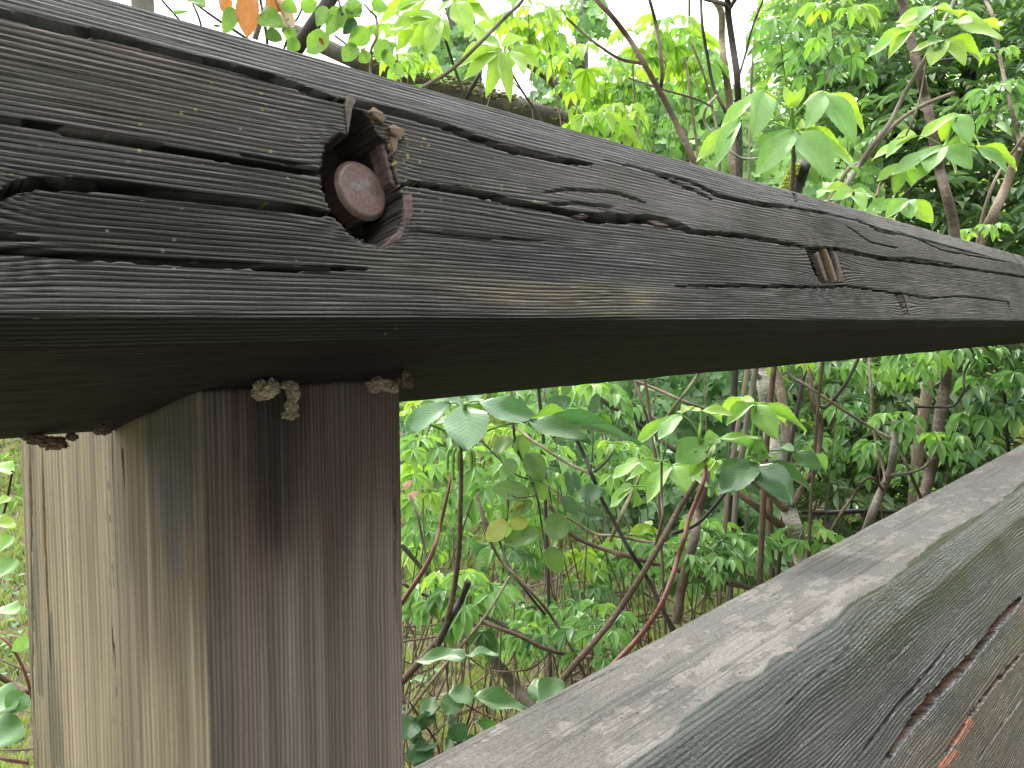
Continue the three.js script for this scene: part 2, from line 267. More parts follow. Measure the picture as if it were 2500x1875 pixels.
{
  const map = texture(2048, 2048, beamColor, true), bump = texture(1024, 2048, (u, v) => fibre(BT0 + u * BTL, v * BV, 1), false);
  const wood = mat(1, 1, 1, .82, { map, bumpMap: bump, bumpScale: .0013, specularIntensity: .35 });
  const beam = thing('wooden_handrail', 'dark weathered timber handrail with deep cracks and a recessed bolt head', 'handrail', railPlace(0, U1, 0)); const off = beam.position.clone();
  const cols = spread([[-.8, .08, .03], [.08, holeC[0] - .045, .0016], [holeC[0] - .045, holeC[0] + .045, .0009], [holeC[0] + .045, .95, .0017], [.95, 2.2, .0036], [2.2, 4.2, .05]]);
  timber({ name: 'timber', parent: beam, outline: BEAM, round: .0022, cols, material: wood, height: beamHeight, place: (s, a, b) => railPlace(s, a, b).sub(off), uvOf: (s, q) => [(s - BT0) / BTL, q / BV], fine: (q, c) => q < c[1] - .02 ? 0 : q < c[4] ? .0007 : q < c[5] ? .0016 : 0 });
  // bolt
  const fN = AW.clone().multiplyScalar(-(BEAM[2][1] - BEAM[3][1])).addScaledVector(UP, BEAM[2][0] - BEAM[3][0]).normalize(); // outward normal of the front face
  const fU = AL.clone().cross(fN).normalize(); if (fU.y < 0) fU.negate();
  const onFace = (p, out = 0) => { const k = (p[1] - BQ[2]) / (BQ[3] - BQ[2]); return railPlace(p[0], mix(BEAM[2][0], BEAM[3][0], k) * U1, mix(BEAM[2][1], BEAM[3][1], k) * U1).addScaledVector(fN, out).sub(off); };
  const rust = texture(256, 256, (u, v) => { const x = u * 8, y = v * 8, a = fbm(x, y), b = ss(.1, .5, fbm(x * .7 + 9, y * .7)), s = .85 + .3 * noise(x * 9, y * 9); return [mix(.165, .19, b) * s * (1 + .3 * a), mix(.105, .165, b) * s * (1 + .3 * a), mix(.092, .16, b) * s * (1 + .3 * a)]; }, true, THREE.RepeatWrapping);
  const steel = mat(1, 1, 1, .5, { map: rust, metalness: .25, bumpMap: rust, bumpScale: .0006 });
  const basis = new THREE.Matrix4().makeBasis(AL, fU, fN);
  const head = new THREE.Shape(), Rb = .0176;
  for (let i = 0; i < 6; i++) { const a = i * Math.PI / 3 + .35; head[i ? 'lineTo' : 'moveTo'](Rb * Math.cos(a), Rb * Math.sin(a)); } head.closePath();
  const hex = new THREE.ExtrudeGeometry(head, { depth: .013, bevelEnabled: false });
  { // round chamfer of the head, as a hex bolt has
    const g = new THREE.LatheGeometry([[0, .0], [.0148, 0], [.0164, -.0010], [.0180, -.0030]].map(p => new THREE.Vector2(...p)), 40).rotateX(Math.PI / 2);
    g.computeBoundingBox(); const disc = g.translate(0, 0, .0145);
    const u2 = geo => { const p = geo.attributes.position, uv = []; for (let i = 0; i < p.count; i++) uv.push(p.getX(i) / .05 + .5, p.getY(i) / .05 + .5); geo.setAttribute('uv', new THREE.Float32BufferAttribute(uv, 2)); return geo.index ? geo.toNonIndexed() : geo; };
    const geo = mergeGeometries([u2(hex.translate(0, 0, -.002)), u2(disc)]);
    const b = mesh('bolt_head', geo, steel, beam); b.quaternion.setFromRotationMatrix(basis); b.position.copy(onFace(bh(922, 440), -.027)); b.userData.label = 'rusty brown hexagonal bolt head sunk in the hole';
    const sh = mesh('bolt_shank', new THREE.CylinderGeometry(.0095, .0095, .022, 24).rotateX(Math.PI / 2), steel, beam); sh.quaternion.copy(b.quaternion); sh.position.copy(onFace(bh(922, 440), -.036));
  }
  // torn splinters round the hole and the knots
  const torn = texture(256, 256, (u, v) => { const s = .7 + .5 * (.5 + .5 * noise(u * 5, v * 60)) + .2 * noise(u * 40, v * 40); return [.10 * s, .076 * s, .068 * s]; }, true);
  const tornM = mat(.9, .78, .78, .9, { map: torn, bumpMap: torn, bumpScale: .002 }), tornO = mat(1.15, .98, .66, .9, { map: torn, bumpMap: torn, bumpScale: .002 }), tornG = mat(.9, .9, .85, .9, { map: torn, bumpMap: torn, bumpScale: .002 }), tornP = mat(.95, .72, .70, .9, { map: torn, bumpMap: torn, bumpScale: .002 });
  const splinter = (px, thick, out, m) => { // ragged block of wood with this outline on the face
    const c = px.reduce((s, p) => [s[0] + p[0] / px.length, s[1] + p[1] / px.length], [0, 0]), o = onFace(bh(...c)), sh = new THREE.Shape();
    px.forEach((p, i) => { const k = onFace(bh(...p)).sub(o); sh[i ? 'lineTo' : 'moveTo'](k.dot(AL), k.dot(fU)); }); sh.closePath();
    const g = new THREE.ExtrudeGeometry(sh, { depth: thick, bevelEnabled: true, bevelSize: .0009, bevelThickness: .0012, bevelSegments: 2, steps: 3 }), p = g.attributes.position, uv = [];
    for (let i = 0; i < p.count; i++) { const x = p.getX(i), y = p.getY(i), z = p.getZ(i); p.setXYZ(i, x + .0007 * noise(y * 700 + z * 300, x * 500), y + .0007 * noise(x * 700, z * 500), z + .0016 * noise(x * 260 + 7, y * 160 + 3)); uv.push(x * 25 + z * 20, y * 25); }
    g.setAttribute('uv', new THREE.Float32BufferAttribute(uv, 2)); g.computeVertexNormals();
    const s = mesh('splinter', g, m, beam); s.quaternion.setFromRotationMatrix(basis); s.position.copy(o).addScaledVector(fN, out - thick);
  };
  splinter([[846, 262], [851, 232], [858, 236], [864, 248], [856, 262], [855, 300], [851, 322]], .006, -.001, tornG);
  splinter([[904, 276], [912, 266], [926, 278], [934, 292], [928, 300], [914, 292]], .007, .0008, tornO);
  splinter([[944, 346], [950, 342], [960, 376], [970, 420], [974, 446], [966, 436], [956, 396]], .010, -.004, tornM);
  splinter([[946, 316], [960, 306], [980, 318], [982, 330], [970, 342], [954, 330]], .007, .0008, tornO); splinter([[955, 338], [966, 342], [964, 368], [958, 376]], .006, .0003, tornO);
  splinter([[990, 474], [998, 462], [1008, 470], [1003, 490], [1006, 520], [996, 545], [988, 552], [992, 520]], .010, -.0014, tornM); splinter([[984, 556], [994, 550], [976, 580], [940, 598], [962, 580]], .008, -.0014, tornM);
  splinter([[1994, 622], [2000, 616], [2012, 640], [2024, 680], [2018, 684], [2006, 656]], .003, -.002, tornG); splinter([[2010, 611], [2016, 610], [2030, 636], [2042, 682], [2036, 688], [2026, 660]], .004, -.0002, tornO); splinter([[2032, 612], [2044, 618], [2058, 660], [2064, 684], [2052, 686], [2044, 650]], .003, -.0016, tornG);
  splinter([[2202, 720], [2208, 721], [2224, 766], [2219, 767]], .004, .0002, tornG); splinter([[1396, 529], [1420, 527], [1436, 529], [1412, 532]], .003, .0001, tornM); splinter([[1580, 539], [1600, 542], [1628, 553], [1600, 550]], .003, .0001, tornM);
}

// ---- post: stands under the beam, notched round its back
const PF = 1.279, PB = 2.052, PT0 = .7205, PT1 = 1.150;              // front, back; near and far along the rail
const POST = [[PB, PT0], [PF, PT0], [PF, PT1], [PB, PT1]];           // (away, along)
const PQ = cumOf(POST);
const under = a => { const k = a / U1; return (k < 1.6 ? mix(-.028, -.2, (k - 1) / .6) : .2) * U1 - .0012; };
const ph = (x, y) => { // pixel -> (height, q) on the two faces in view
  const { rho, tau } = section(x, y); if (tau * PF >= PT0) return [rho * PF * U1, PQ[1] + (tau * PF - PT0) * U1];
  const a = PT0 / tau; return [rho * a * U1, (PB - a) * U1];
};
const pl = (...p) => p.map(([x, y]) => ph(x, y));
const postCracks = [crackOf(pl([102, 1085], [108, 1300], [118, 1500], [124, 1640]), .0011, .008), crackOf(pl([272, 1545], [278, 1580], [281, 1608]), .0016, .006), crackOf(pl([72, 1080], [76, 1400], [80, 1700], [92, 1875]), .0012, .006), crackOf(pl([962, 1180], [968, 1300], [966, 1420], [972, 1560]), .0009, .004), crackOf(pl([300, 1080], [303, 1180]), .0008, .003), crackOf(pl([640, 1240], [642, 1300]), .0008, .003)];
const postKnots = [[...ph(912, 1300), .03, .006, .8], [...ph(985, 1500), .05, .006, .7]];
const postGrain = (s, q) => { let g = q + .0012 * noise(s * 6, q * 30) + .0004 * noise(s * 30, q * 100); for (const [a, b, l, h, k] of postKnots) { const x = (s - a) / l, y = (q - b) / h, e = x * x + y * y; if (e < 9) g = b + (g - b) * (1 - k * Math.exp(-e)); } return g; };
const ringPost = (s, q) => { const g = postGrain(s, q); return q < PQ[1] ? rings(g + .2, .0062, 1.6) : rings(g + .0008 * noise(s * 3, q * 130), .0033, 1); };
const postRel = q => q < PQ[1] ? .00025 + .0009 * ss(.11, .02, q) : .0008 * (.55 + .45 * ss(.03, .06, q - PQ[1]));
const PS0 = -.42, PSL = .56, PV = PQ[2];
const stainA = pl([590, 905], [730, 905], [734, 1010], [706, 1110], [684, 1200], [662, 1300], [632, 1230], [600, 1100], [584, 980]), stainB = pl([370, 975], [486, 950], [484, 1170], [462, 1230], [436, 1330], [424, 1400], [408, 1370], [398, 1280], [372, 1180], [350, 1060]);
const stainC = pl([66, 1085], [84, 1085], [92, 1500], [104, 1700], [88, 1690], [76, 1400]), stainD = pl([124, 1500], [140, 1700], [156, 1875], [124, 1875], [112, 1650]);
function postColor(u, v) {
  const s = PS0 + u * PSL, q = v * PV, r = ringPost(s, q), fib = .5 + .5 * noise(s * 14, q * 2400), big = fbm(s * 6, q * 40), st = noise(s * 5, q * 260); let c;
  const add = (k, e) => { k = clamp(k); c = [mix(c[0], e[0], k), mix(c[1], e[1], k), mix(c[2], e[2], k)]; };
  const edge = .007 * noise(s * 7, q * 330) + .005 * noise(s * 16, q * 900) + .002 * noise(s * 90, q * 400);
  if (q < PQ[1]) {
    c = [.30, .245, .165]; const near = q / PQ[1];
    add(.7 * ss(.56, .66, near + .04 * noise(s * 9, 3)) * (.7 + .4 * noise(s * 20, q * 90)), [.15, .108, .075]);          // browner boards towards the front corner
    add(.85 * ss(.03, .10, -s + .03 * noise(1, q * 90)) * ss(.55, .7, near) * ss(-.24, -.13, s + .03 * noise(q * 120, 8)), [.085, .06, .046]);
    add(.5 * ss(.3, .5, noise(s * 2 + 4, q * 420)), [.15, .13, .10]); add(.35 * ss(.35, .6, st), [.17, .152, .11]); add(.4 * ss(.3, .55, noise(s * 4 + 9, q * 120)), [.36, .31, .225]);
    add(.9 * ss(.003, -.002, polySDF(stainC, s, q) + edge * .3) * (.7 + .3 * noise(s * 60, q * 400)), [.13, .12, .09]); add(.85 * ss(.003, -.002, polySDF(stainD, s, q) + edge * .4), [.15, .14, .10]);
    add(.8 * ss(.012, -.014, polySDF(stainB, s, q) + edge) , [.062, .058, .058]);
    add(.6 * ss(.5, .8, noise(s * 90, q * 500)) * ss(.52, .55, near) * ss(.60, .56, near), [.06, .055, .05]);
    const k = mix(.82, 1.12, r) * (.84 + .3 * fib) * (1 + .26 * big) * (.92 + .16 * hash(Math.floor(s * 700), Math.floor(q * 2600))); return [c[0] * k, c[1] * k, c[2] * k];
  }
  const x = (q - PQ[1]) / (PQ[2] - PQ[1]);
  c = [.118, .08, .07]; add(.75 * ss(-.10, -.22, s + .05 * noise(q * 60, 3)), [.19, .155, .133]);  // darker towards the top: stain plus shadow of the beam put into the colour
  add(.55 * ss(.2, .5, noise(s * 3 + 2, q * 95)) * ss(-.1, -.2, s), [.25, .205, .175]); add(.5 * ss(.2, .5, noise(s * 4, q * 150 + 40)), [.10, .088, .078]);
  add(.8 * ss(.14, .09, x) * (.75 + .4 * noise(s * 30, q * 300)) , [.11, .095, .08]);
  add(.6 * ss(.30, .36, x) * ss(.44, .38, x) * ss(-.12, -.17, s) * (.6 + .5 * noise(s * 14, q * 420)), [.30, .27, .25]);
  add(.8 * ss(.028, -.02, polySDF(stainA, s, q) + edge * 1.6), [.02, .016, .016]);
  const k = mix(.68, 1.2, r) * (.85 + .28 * fib) * (1 + .34 * fbm(s * 4 + 2, q * 26)) * (.9 + .2 * hash(Math.floor(s * 1200), Math.floor(q * 3000))); return [c[0] * k, c[1] * k, c[2] * k];
}
{
  const map = texture(1024, 2048, postColor, true), bump = texture(1024, 2048, (u, v) => fibre((PS0 + u * PSL) * .6, v * PV, 9), false);
  const wood = mat(1, 1, 1, .85, { map, bumpMap: bump, bumpScale: .0005, specularIntensity: .6 });
  const base = railPlace((PT0 + PT1) / 2 * U1, (PF + PB) / 2 * U1, 0); base.y = groundY(base.x, base.z) - .15;
  const post = thing('wooden_post', 'square timber post with one pale face and one dark ribbed face under the handrail', 'post', base);
  const bot = base.y - EYE.y, cols = spread([[0, .70, .05], [.70, .985, .004], [.985, 1, .0015]].map(([a, b, c]) => [a, b, c]));
  timber({ name: 'timber', parent: post, outline: POST, round: .0012, cols, sOf: (k, a) => mix(bot, under(a), k), material: wood, place: (s, a, b) => railPlace(b, a, s).sub(base), uvOf: (s, q) => [(s - PS0) / PSL, q / PV],
    height: (s, q) => q > PQ[2] ? 0 : postRel(q) * (1 - ringPost(s, q)) + .0006 * fbm(s * 9, q * 30) + crackDepth(postCracks, s, q), fine: (q, c) => q < c[2] ? .0007 : 0, coarse: .02 });
}

// ---- lower rail: broad timber, level top, worn front sloping out towards the path
const LOW = [[1.43, -1.60], [1.412, -1.016], [1.0, -1.0], [.93, -1.08], [.58, -2.4], [.9, -2.5]];
const LQ = cumOf(LOW), lh = hitter(LOW, 0, 4), ll = (...p) => p.map(([x, y]) => lh(x, y));
const lowCracks = [
  crackOf(ll([1270, 1875], [1560, 1706], [1700, 1610], [1840, 1530], [1990, 1455], [2060, 1410], [2200, 1330]), .0011, .006, .0012), crackOf(ll([1300, 1690], [1380, 1650], [1500, 1570]), .0006, .002),
  crackOf(ll([1480, 1875], [1640, 1755], [1740, 1690], [1870, 1605], [1930, 1570]), .0013, .006), crackOf(ll([2080, 1875], [2180, 1740], [2260, 1650], [2330, 1560]), .0022, .012),
  crackOf(ll([2150, 1875], [2230, 1765], [2300, 1680], [2380, 1600], [2440, 1520], [2500, 1455]), .0078, .018, .0014), crackOf(ll([2290, 1875], [2350, 1780], [2410, 1690], [2500, 1590]), .003, .01, .002),
  crackOf(ll([2380, 1870], [2440, 1780], [2500, 1700]), .001, .005), crackOf(ll([2000, 1440], [2200, 1330], [2420, 1215]), .0009, .004), crackOf(ll([1620, 1560], [1900, 1420], [2200, 1270]), .0006, .003), crackOf(ll([1900, 1740], [2010, 1640], [2090, 1570]), .0007, .004), crackOf(ll([2150, 1640], [2230, 1560]), .0008, .004),
];
const lowKnots = [[...lh(1900, 1640), .12, .02, .5], [...lh(2400, 1480), .25, .02, .5], [...lh(2330, 1400), .2, .02, .5]];
const glint = lh(1780, 1690); const wetLine = (s, q) => q - LQ[2] + .014 + .009 * noise(s * 7 + 2, 5) + .006 * noise(s * 22, 8) + .003 * noise(s * 60, q * 90);
const ringLow = (s, q) => { const g = grain(lowKnots, s, q, 8.8) + .004 * noise(s * 9, q * 20 + 5); return rings(g + .9 + .0012 * noise(s * 14, q * 60), q < LQ[2] ? .009 : .0049, .5); };
const lowRel = (s, q) => q < LQ[2] - .012 ? .00025 : .0030 * ss(-.012, .02, q - LQ[2]) * (.6 + .5 * noise(s * 5, q * 40));
const lowH = (s, q) => lowRel(s, q) * (1 - ringLow(s, q)) + .0014 * fbm(s * 7, q * 16) + crackDepth(lowCracks, s, q) + (q < LQ[2] ? .0004 * ss(.1, .4, fbm(s * 40, q * 110)) : 0);
const LS0 = .28, LSL = 2.3, LV = LQ[4];
const orange = [ll([2330, 1800], [2372, 1752], [2380, 1768], [2340, 1818], [2316, 1826]), ll([2290, 1866], [2330, 1826], [2346, 1836], [2300, 1885])];
const crumbs = {}; for (let i = 0; i < 420; i++) { const p = lh(rr(1100, 2480), rr(1130, 1800)); if (p[1] > LQ[2] + .01) continue; const k = Math.floor(p[0] / .01) + '_' + Math.floor(p[1] / .01); (crumbs[k] = crumbs[k] || []).push([p[0], p[1], rr(.0004, .0012), rnd()]); }
function lowColor(u, v) {
  const s = LS0 + u * LSL, q = v * LV, r = ringLow(s, q), fib = .5 + .5 * noise(s * 22, q * 1500), big = fbm(s * 8, q * 18); let c;
  const add = (k, e) => { k = clamp(k); c = [mix(c[0], e[0], k), mix(c[1], e[1], k), mix(c[2], e[2], k)]; };
  const wet = ss(-.003, .003, wetLine(s, q));
  c = [.14, .132, .122];
  if (wet < 1) {
    add(.5 * ss(-.1, .3, fbm(s * 5, q * 12)), [.13, .124, .119]);
    const pz = ss(LQ[1] + .03, LQ[2] - .045, q) * ss(1.6, .8, s) + .25; const pat = fbm(s * 17, q * 44) + .28 * noise(s * 60, q * 90) + .22 * noise(s * 170, q * 240);
    add(.8 * ss(.2, .27, pat + .30 * pz - .2), [.22, .206, .19]); add(.6 * ss(.30, .36, fbm(s * 20 + 40, q * 46)) , [.18, .17, .16]);
    const l = speckle(crumbs, s, q); if (l) add(.8, l[3] < .3 ? [.3, .28, .24] : [.06, .05, .04]);
    const gr = .75 + .5 * hash(Math.floor(s * 2200), Math.floor(q * 2600)) * .5 + .2 * noise(s * 500, q * 600); c = c.map(x => x * gr * (.82 + .36 * fib) * (1 - .3 * ss(.35, .7, noise(s * 3 + 9, q * 330))));
  }
  if (wet > 0) {
    const olive = ss(.9, 1.15, s + .1 * noise(s * 4, q * 30)) * ss(.10, .03, q - LQ[2] + .02 * noise(s * 12, 4));
    let w = [.09, .091, .087]; const m2 = (k, e) => { k = clamp(k); w = [mix(w[0], e[0], k), mix(w[1], e[1], k), mix(w[2], e[2], k)]; };
    m2(.85 * olive, [.052, .055, .03]); m2(.8 * ss(.06, .1, q - LQ[2] + .02 * noise(s * 9, 2)), [.13, .123, .122]);
    m2(.75 * ss(.155, .2, q - LQ[2] + .02 * noise(s * 14, 6)), [.16, .125, .10]); m2(.5 * ss(.2, .5, fbm(s * 10 + 30, q * 26)), [.095, .095, .095]);
    const cd = crackDepth(lowCracks, s, q); if (cd > .006 && q > LQ[2] + .06) m2(.85, [.17, .085, .058]);
    for (const o of orange) m2(ss(.002, -.001, polySDF(o, s, q) + .003 * noise(s * 200, q * 300)), [.42, .17, .11]);
    const k = mix(.26, 1.2, r) * (.82 + .34 * fib) * (.84 + .32 * hash(Math.floor(s * 800), Math.floor(q * 2400))) * (1 + .22 * big); w = w.map(x => x * k);
    c = [mix(c[0], w[0], wet), mix(c[1], w[1], wet), mix(c[2], w[2], wet)];
  }
  return c;
}
{
  const map = texture(2048, 2048, lowColor, true), bump = texture(2048, 2048, (u, v) => { const s = LS0 + u * LSL, q = v * LV; return .5 * fibre(s, q, 4) + .25 * (.5 + .5 * noise(s * 520, q * 620)) + .25 * (.5 + .5 * noise(s * 900, q * 1400)); }, false);
  const rough = texture(1024, 1024, (u, v) => { const s = LS0 + u * LSL, q = v * LV, wet = ss(-.003, .003, wetLine(s, q)), film = clamp(.55 * ss(.16, .04, q - LQ[2]) * ss(1.6, .9, s) * ss(-.35, .2, fbm(s * 8 + 3, q * 22)) + 1.2 * blotch(s, q, glint, .2, .03)), r = mix(.9, mix(.34, .09, film), wet); return [r, r, r]; }, false);
  const wood = mat(1, 1, 1, 1, { map, bumpMap: bump, bumpScale: .0022, roughnessMap: rough });
  const base = railPlace(0, U1, -1.5 * U1), rail = thing('lower_rail', 'broad grey timber rail with dry dusty top and wet ribbed front below the handrail', 'rail', base);
  timber({ name: 'timber', parent: rail, outline: LOW, round: .004, cols: spread([[-.8, .25, .05], [.25, 1.4, .0024], [1.4, 2.6, .006], [2.6, 4.2, .05]]), material: wood, height: lowH, place: (s, a, b) => railPlace(s, a, b).sub(base), uvOf: (s, q) => [(s - LS0) / LSL, q / LV], fine: (q, c) => q < c[1] - .03 ? 0 : q < c[4] ? .0011 : 0 });
}

// ---------------------------------------------------------------- leaf and bark materials
const veins = texture(256, 128, (u, v) => { // midrib and slanting side veins, as relief
  const y = Math.abs(v - .5) * 2, a = (u * 11 - y * 3.2); const w = Math.abs(a - Math.round(a)) * 2; return .35 + .45 * Math.sin(Math.min(1, w * 1.3) * Math.PI / 2) - .3 * ss(.09, .0, y) + .08 * noise(u * 60, v * 40);
}, false, THREE.ClampToEdgeWrapping);
const leafTint = texture(256, 128, (u, v) => {
  const y = Math.abs(v - .5) * 2, a = u * 11 - y * 3.2, w = Math.abs(a - Math.round(a)) * 2, s = .93 + .14 * fbm(u * 9, v * 6) + .05 * noise(u * 70, v * 50), k = Math.max(ss(.08, .02, y), .35 * ss(.16, .02, w));
  return [s * mix(.9, 1, k), s * mix(.92, 1, k), s * mix(.86, 1, k)];
}, true, THREE.ClampToEdgeWrapping);
const leafMat = (r, g, b, tr = .5, coat = .5, rough = .38) => mat(r, g, b, 1, { transmission: tr, thickness: 0, clearcoat: coat, clearcoatRoughness: rough, map: leafTint, bumpMap: veins, bumpScale: .0006 });
const plainLeaf = (r, g, b, tr = .4, coat = .4, rough = .4) => mat(r, g, b, 1, { transmission: tr, thickness: 0, clearcoat: coat, clearcoatRoughness: rough });
const LM = {
  young: leafMat(.36, .58, .035, .62, .4), gloss: leafMat(.10, .255, .075, .36, 1, .2), fresh: leafMat(.26, .50, .05, .56, .5), mid: leafMat(.185, .40, .068, .48, .62, .35), deep: leafMat(.09, .225, .045, .38, .7, .3), wet: leafMat(.06, .165, .05, .32, 1, .2),
  oval: leafMat(.105, .205, .035, .46, .3), ovalDark: leafMat(.06, .14, .045, .35, .8, .25), yellow: leafMat(.30, .34, .05, .5, .2), broad: leafMat(.19, .36, .045, .55, .25), brown: leafMat(.50, .20, .055, .45, .1), tan: leafMat(.52, .36, .22, .35, .1), rustRed: leafMat(.55, .12, .04, .4, .1), pink: leafMat(.55, .33, .28, .4, .1),
};
const barkMat = (r, g, b, sc = 1, rough = .9) => { const t = texture(128, 256, (u, v) => { const s = .72 + .35 * fbm(u * 6 + r * 99, v * 26 * sc) + .22 * noise(u * 40, v * 90); const k = ss(.25, .5, fbm(u * 7 + 3, v * 9 + g * 50)); return [mix(r, r * 1.5, k) * s, mix(g, g * 1.5, k) * s, mix(b, b * 1.45, k) * s]; }, true, THREE.MirroredRepeatWrapping); return mat(1, 1, 1, rough, { map: t, bumpMap: t, bumpScale: .006 }); };
const BK = { dark: barkMat(.05, .04, .034), brown: barkMat(.13, .085, .06), tan: barkMat(.26, .20, .145), grey: barkMat(.24, .21, .175), red: barkMat(.20, .065, .045, 1, .6), pale: barkMat(.40, .37, .31), rosy: barkMat(.165, .122, .098), lichen: barkMat(.20, .19, .10), moss: barkMat(.075, .066, .045), black: barkMat(.03, .027, .025, 1, .5), green: mat(.16, .30, .05, .6), greenDark: mat(.10, .2, .045, .6) };
const mossM = mat(.11, .12, .03, 1);

// ---------------------------------------------------------------- leaf shapes: x along the leaf (0..1), z across (-.5...5), y up
function leafGeo({ n = 10, fold = .12, droop = .15, serr = 0, a = .85, b = 1, wave = .02, cup = 0, tipcut = 0 }) {
  const pos = [], uv = [], idx = [], M = 4;
  for (let i = 0; i <= n; i++) {
    const u = i / n, w = Math.pow(Math.sin(Math.PI * Math.pow(clamp(u * (1 - tipcut)), a)), b) * .5 * (1 + serr * (i % 2 ? 1 : -1) * (i < n && i ? 1 : 0)) + .004;
    for (let j = 0; j <= M; j++) { const v = j / M * 2 - 1; pos.push(u - .04 * serr * Math.abs(v), -droop * u * u + fold * Math.abs(v) * w * 2 - cup * v * v * w + wave * Math.sin(u * 9 + v * 2) * Math.abs(v), v * w); uv.push(u, .5 + v * .5); }
  }
  for (let i = 0; i < n; i++) for (let j = 0; j < M; j++) { const k = i * (M + 1) + j; idx.push(k, k + 1, k + M + 1, k + 1, k + M + 2, k + M + 1); }
  const g = new THREE.BufferGeometry(); g.setAttribute('position', new THREE.Float32BufferAttribute(pos, 3)); g.setAttribute('uv', new THREE.Float32BufferAttribute(uv, 2)); g.setIndex(idx); g.computeVertexNormals(); return g;
}
const GE = {
  leaflet: [0, 1, 2].map(i => leafGeo({ n: 22, fold: .06 + .05 * i, droop: .07 + .06 * i, serr: .03, a: [.9, 1.02, 1.12][i], b: .85, wave: .03 })),
  small: [0, 1, 2].map(i => leafGeo({ n: 7, fold: .2, droop: .12 + .07 * i, a: 1.02, b: .95, wave: .02 })),
  oval: [0, 1].map(i => leafGeo({ n: 16, fold: .08 + .1 * i, droop: .05, serr: .012, a: .82, b: .62, wave: .03, cup: .1 })),
  broad: [0, 1].map(i => leafGeo({ n: 16, fold: .1, droop: .1 * i, serr: .02, a: .72, b: .66, wave: .05 })),
  curled: leafGeo({ n: 14, fold: -.5, droop: .25, serr: .03, a: .8, b: .7, wave: .10 }),
};
const M4 = (o, X, Y, lx, ly, lz) => { const x = X.clone().normalize(), z = x.clone().cross(Y).normalize(), y = z.clone().cross(x); return new THREE.Matrix4().makeBasis(x.multiplyScalar(lx), y.multiplyScalar(ly), z.multiplyScalar(lz)).setPosition(o); };
const setM = (m, M) => { M.decompose(m.position, m.quaternion, m.scale); return m; };
const toCam = p => EYE.clone().sub(p).normalize();
// a leaf from base to tip, w wide
function leafBetween(parent, name, geo, m, p, q, w, hint) { const X = q.clone().sub(p), L = X.length(); const o = mesh(name, geo, m, parent); return setM(o, M4(p.clone().sub(parent.userData.base), X, hint, L, L, w)); }

// ---------------------------------------------------------------- stems
function tubeGeo(pts, radii, radial = 8, seg = 0, knob = 0) {
  const c = new THREE.CatmullRomCurve3(pts, false, 'centripetal'), n = seg || Math.max(4, (pts.length - 1) * 5), P = c.getPoints(n), L = c.getLength();
  const pos = [], uv = [], idx = []; let nor = null;
  for (let i = 0; i <= n; i++) {
    const u = i / n, f = u * (radii.length - 1), k = Math.min(radii.length - 2, Math.floor(f)), r0 = mix(radii[k], radii[k + 1], f - k);
    const T = (i < n ? P[i + 1].clone().sub(P[i]) : P[i].clone().sub(P[i - 1])).normalize();
    if (!nor) nor = Math.abs(T.y) < .9 ? V(0, 1, 0) : V(1, 0, 0); nor = nor.clone().addScaledVector(T, -nor.dot(T)).normalize(); const bi = T.clone().cross(nor);
    for (let j = 0; j <= radial; j++) {
      const a = j / radial * 2 * Math.PI, r = r0 * (1 + knob * noise(i * .9 + pts[0].x * 50, (j % radial) * 1.3 + pts[0].y * 9));
      pos.push(P[i].x + r * (Math.cos(a) * nor.x + Math.sin(a) * bi.x), P[i].y + r * (Math.cos(a) * nor.y + Math.sin(a) * bi.y), P[i].z + r * (Math.cos(a) * nor.z + Math.sin(a) * bi.z)); uv.push(j / radial, u * L / .25);
    }
  }
  const R = radial + 1; for (let i = 0; i < n; i++) for (let j = 0; j < radial; j++) { const k = i * R + j; idx.push(k, k + 1, k + R, k + 1, k + R + 1, k + R); }
  for (const i of [0, n]) { const c0 = pos.length / 3; pos.push(P[i].x, P[i].y, P[i].z); uv.push(.5, i / n); for (let j = 0; j < radial; j++) i ? idx.push(c0, i * R + j, i * R + j + 1) : idx.push(c0, j + 1, j); }
  const g = new THREE.BufferGeometry(); g.setAttribute('position', new THREE.Float32BufferAttribute(pos, 3)); g.setAttribute('uv', new THREE.Float32BufferAttribute(uv, 2)); g.setIndex(idx); g.computeVertexNormals(); return g;
}
// stem traced in the photograph: [x, y, x, y ...], depth from z0 to z1, half widths in pixels; ground: carried on down to the soil
function stemPts(xy, z0, z1, ground) {
  const n = xy.length / 2, p = []; for (let i = 0; i < n; i++) p.push(at(xy[i * 2], xy[i * 2 + 1], mix(z0, z1, i / Math.max(1, n - 1)) * (1 + .012 * Math.sin(i * 2.3 + xy[0]))));
  if (ground) { const a = p[n - 1], d = a.clone().sub(p[n - 2]).normalize(), k = .35; const b = a.clone().addScaledVector(d, k), c = V(b.x + d.x * .25, 0, b.z + d.z * .2); c.y = groundY(c.x, c.z) - .08; if (b.y < c.y + .1) { b.copy(a).lerp(c, .5); } p.push(b, c); }
  return p;
}
function newPlant(name, label, category, base, group) { const o = thing(name, label, category, base, group); o.userData.base = base.clone(); return o; }
const baseStash = new Map();
function stem(plant, name, m, xy, z0, z1, r0, r1, ground, knob = .06) {
  const p = stemPts(xy, z0, z1, ground), n = p.length, rad = p.map((_, i) => mix(r0 * z0, r1 * z1, Math.min(1, i / Math.max(1, xy.length / 2 - 1))) / F * (ground && i >= n - 2 ? 1.15 : 1));
  const b = plant.userData.base; return mesh(name, tubeGeo(p.map(q => q.clone().sub(b)), rad, r0 * z0 / F > .01 ? 12 : 7, 0, knob), m, plant);
}
const footOf = (xy, z0, z1) => { const p = stemPts(xy, z0, z1, true); return p[p.length - 1]; };

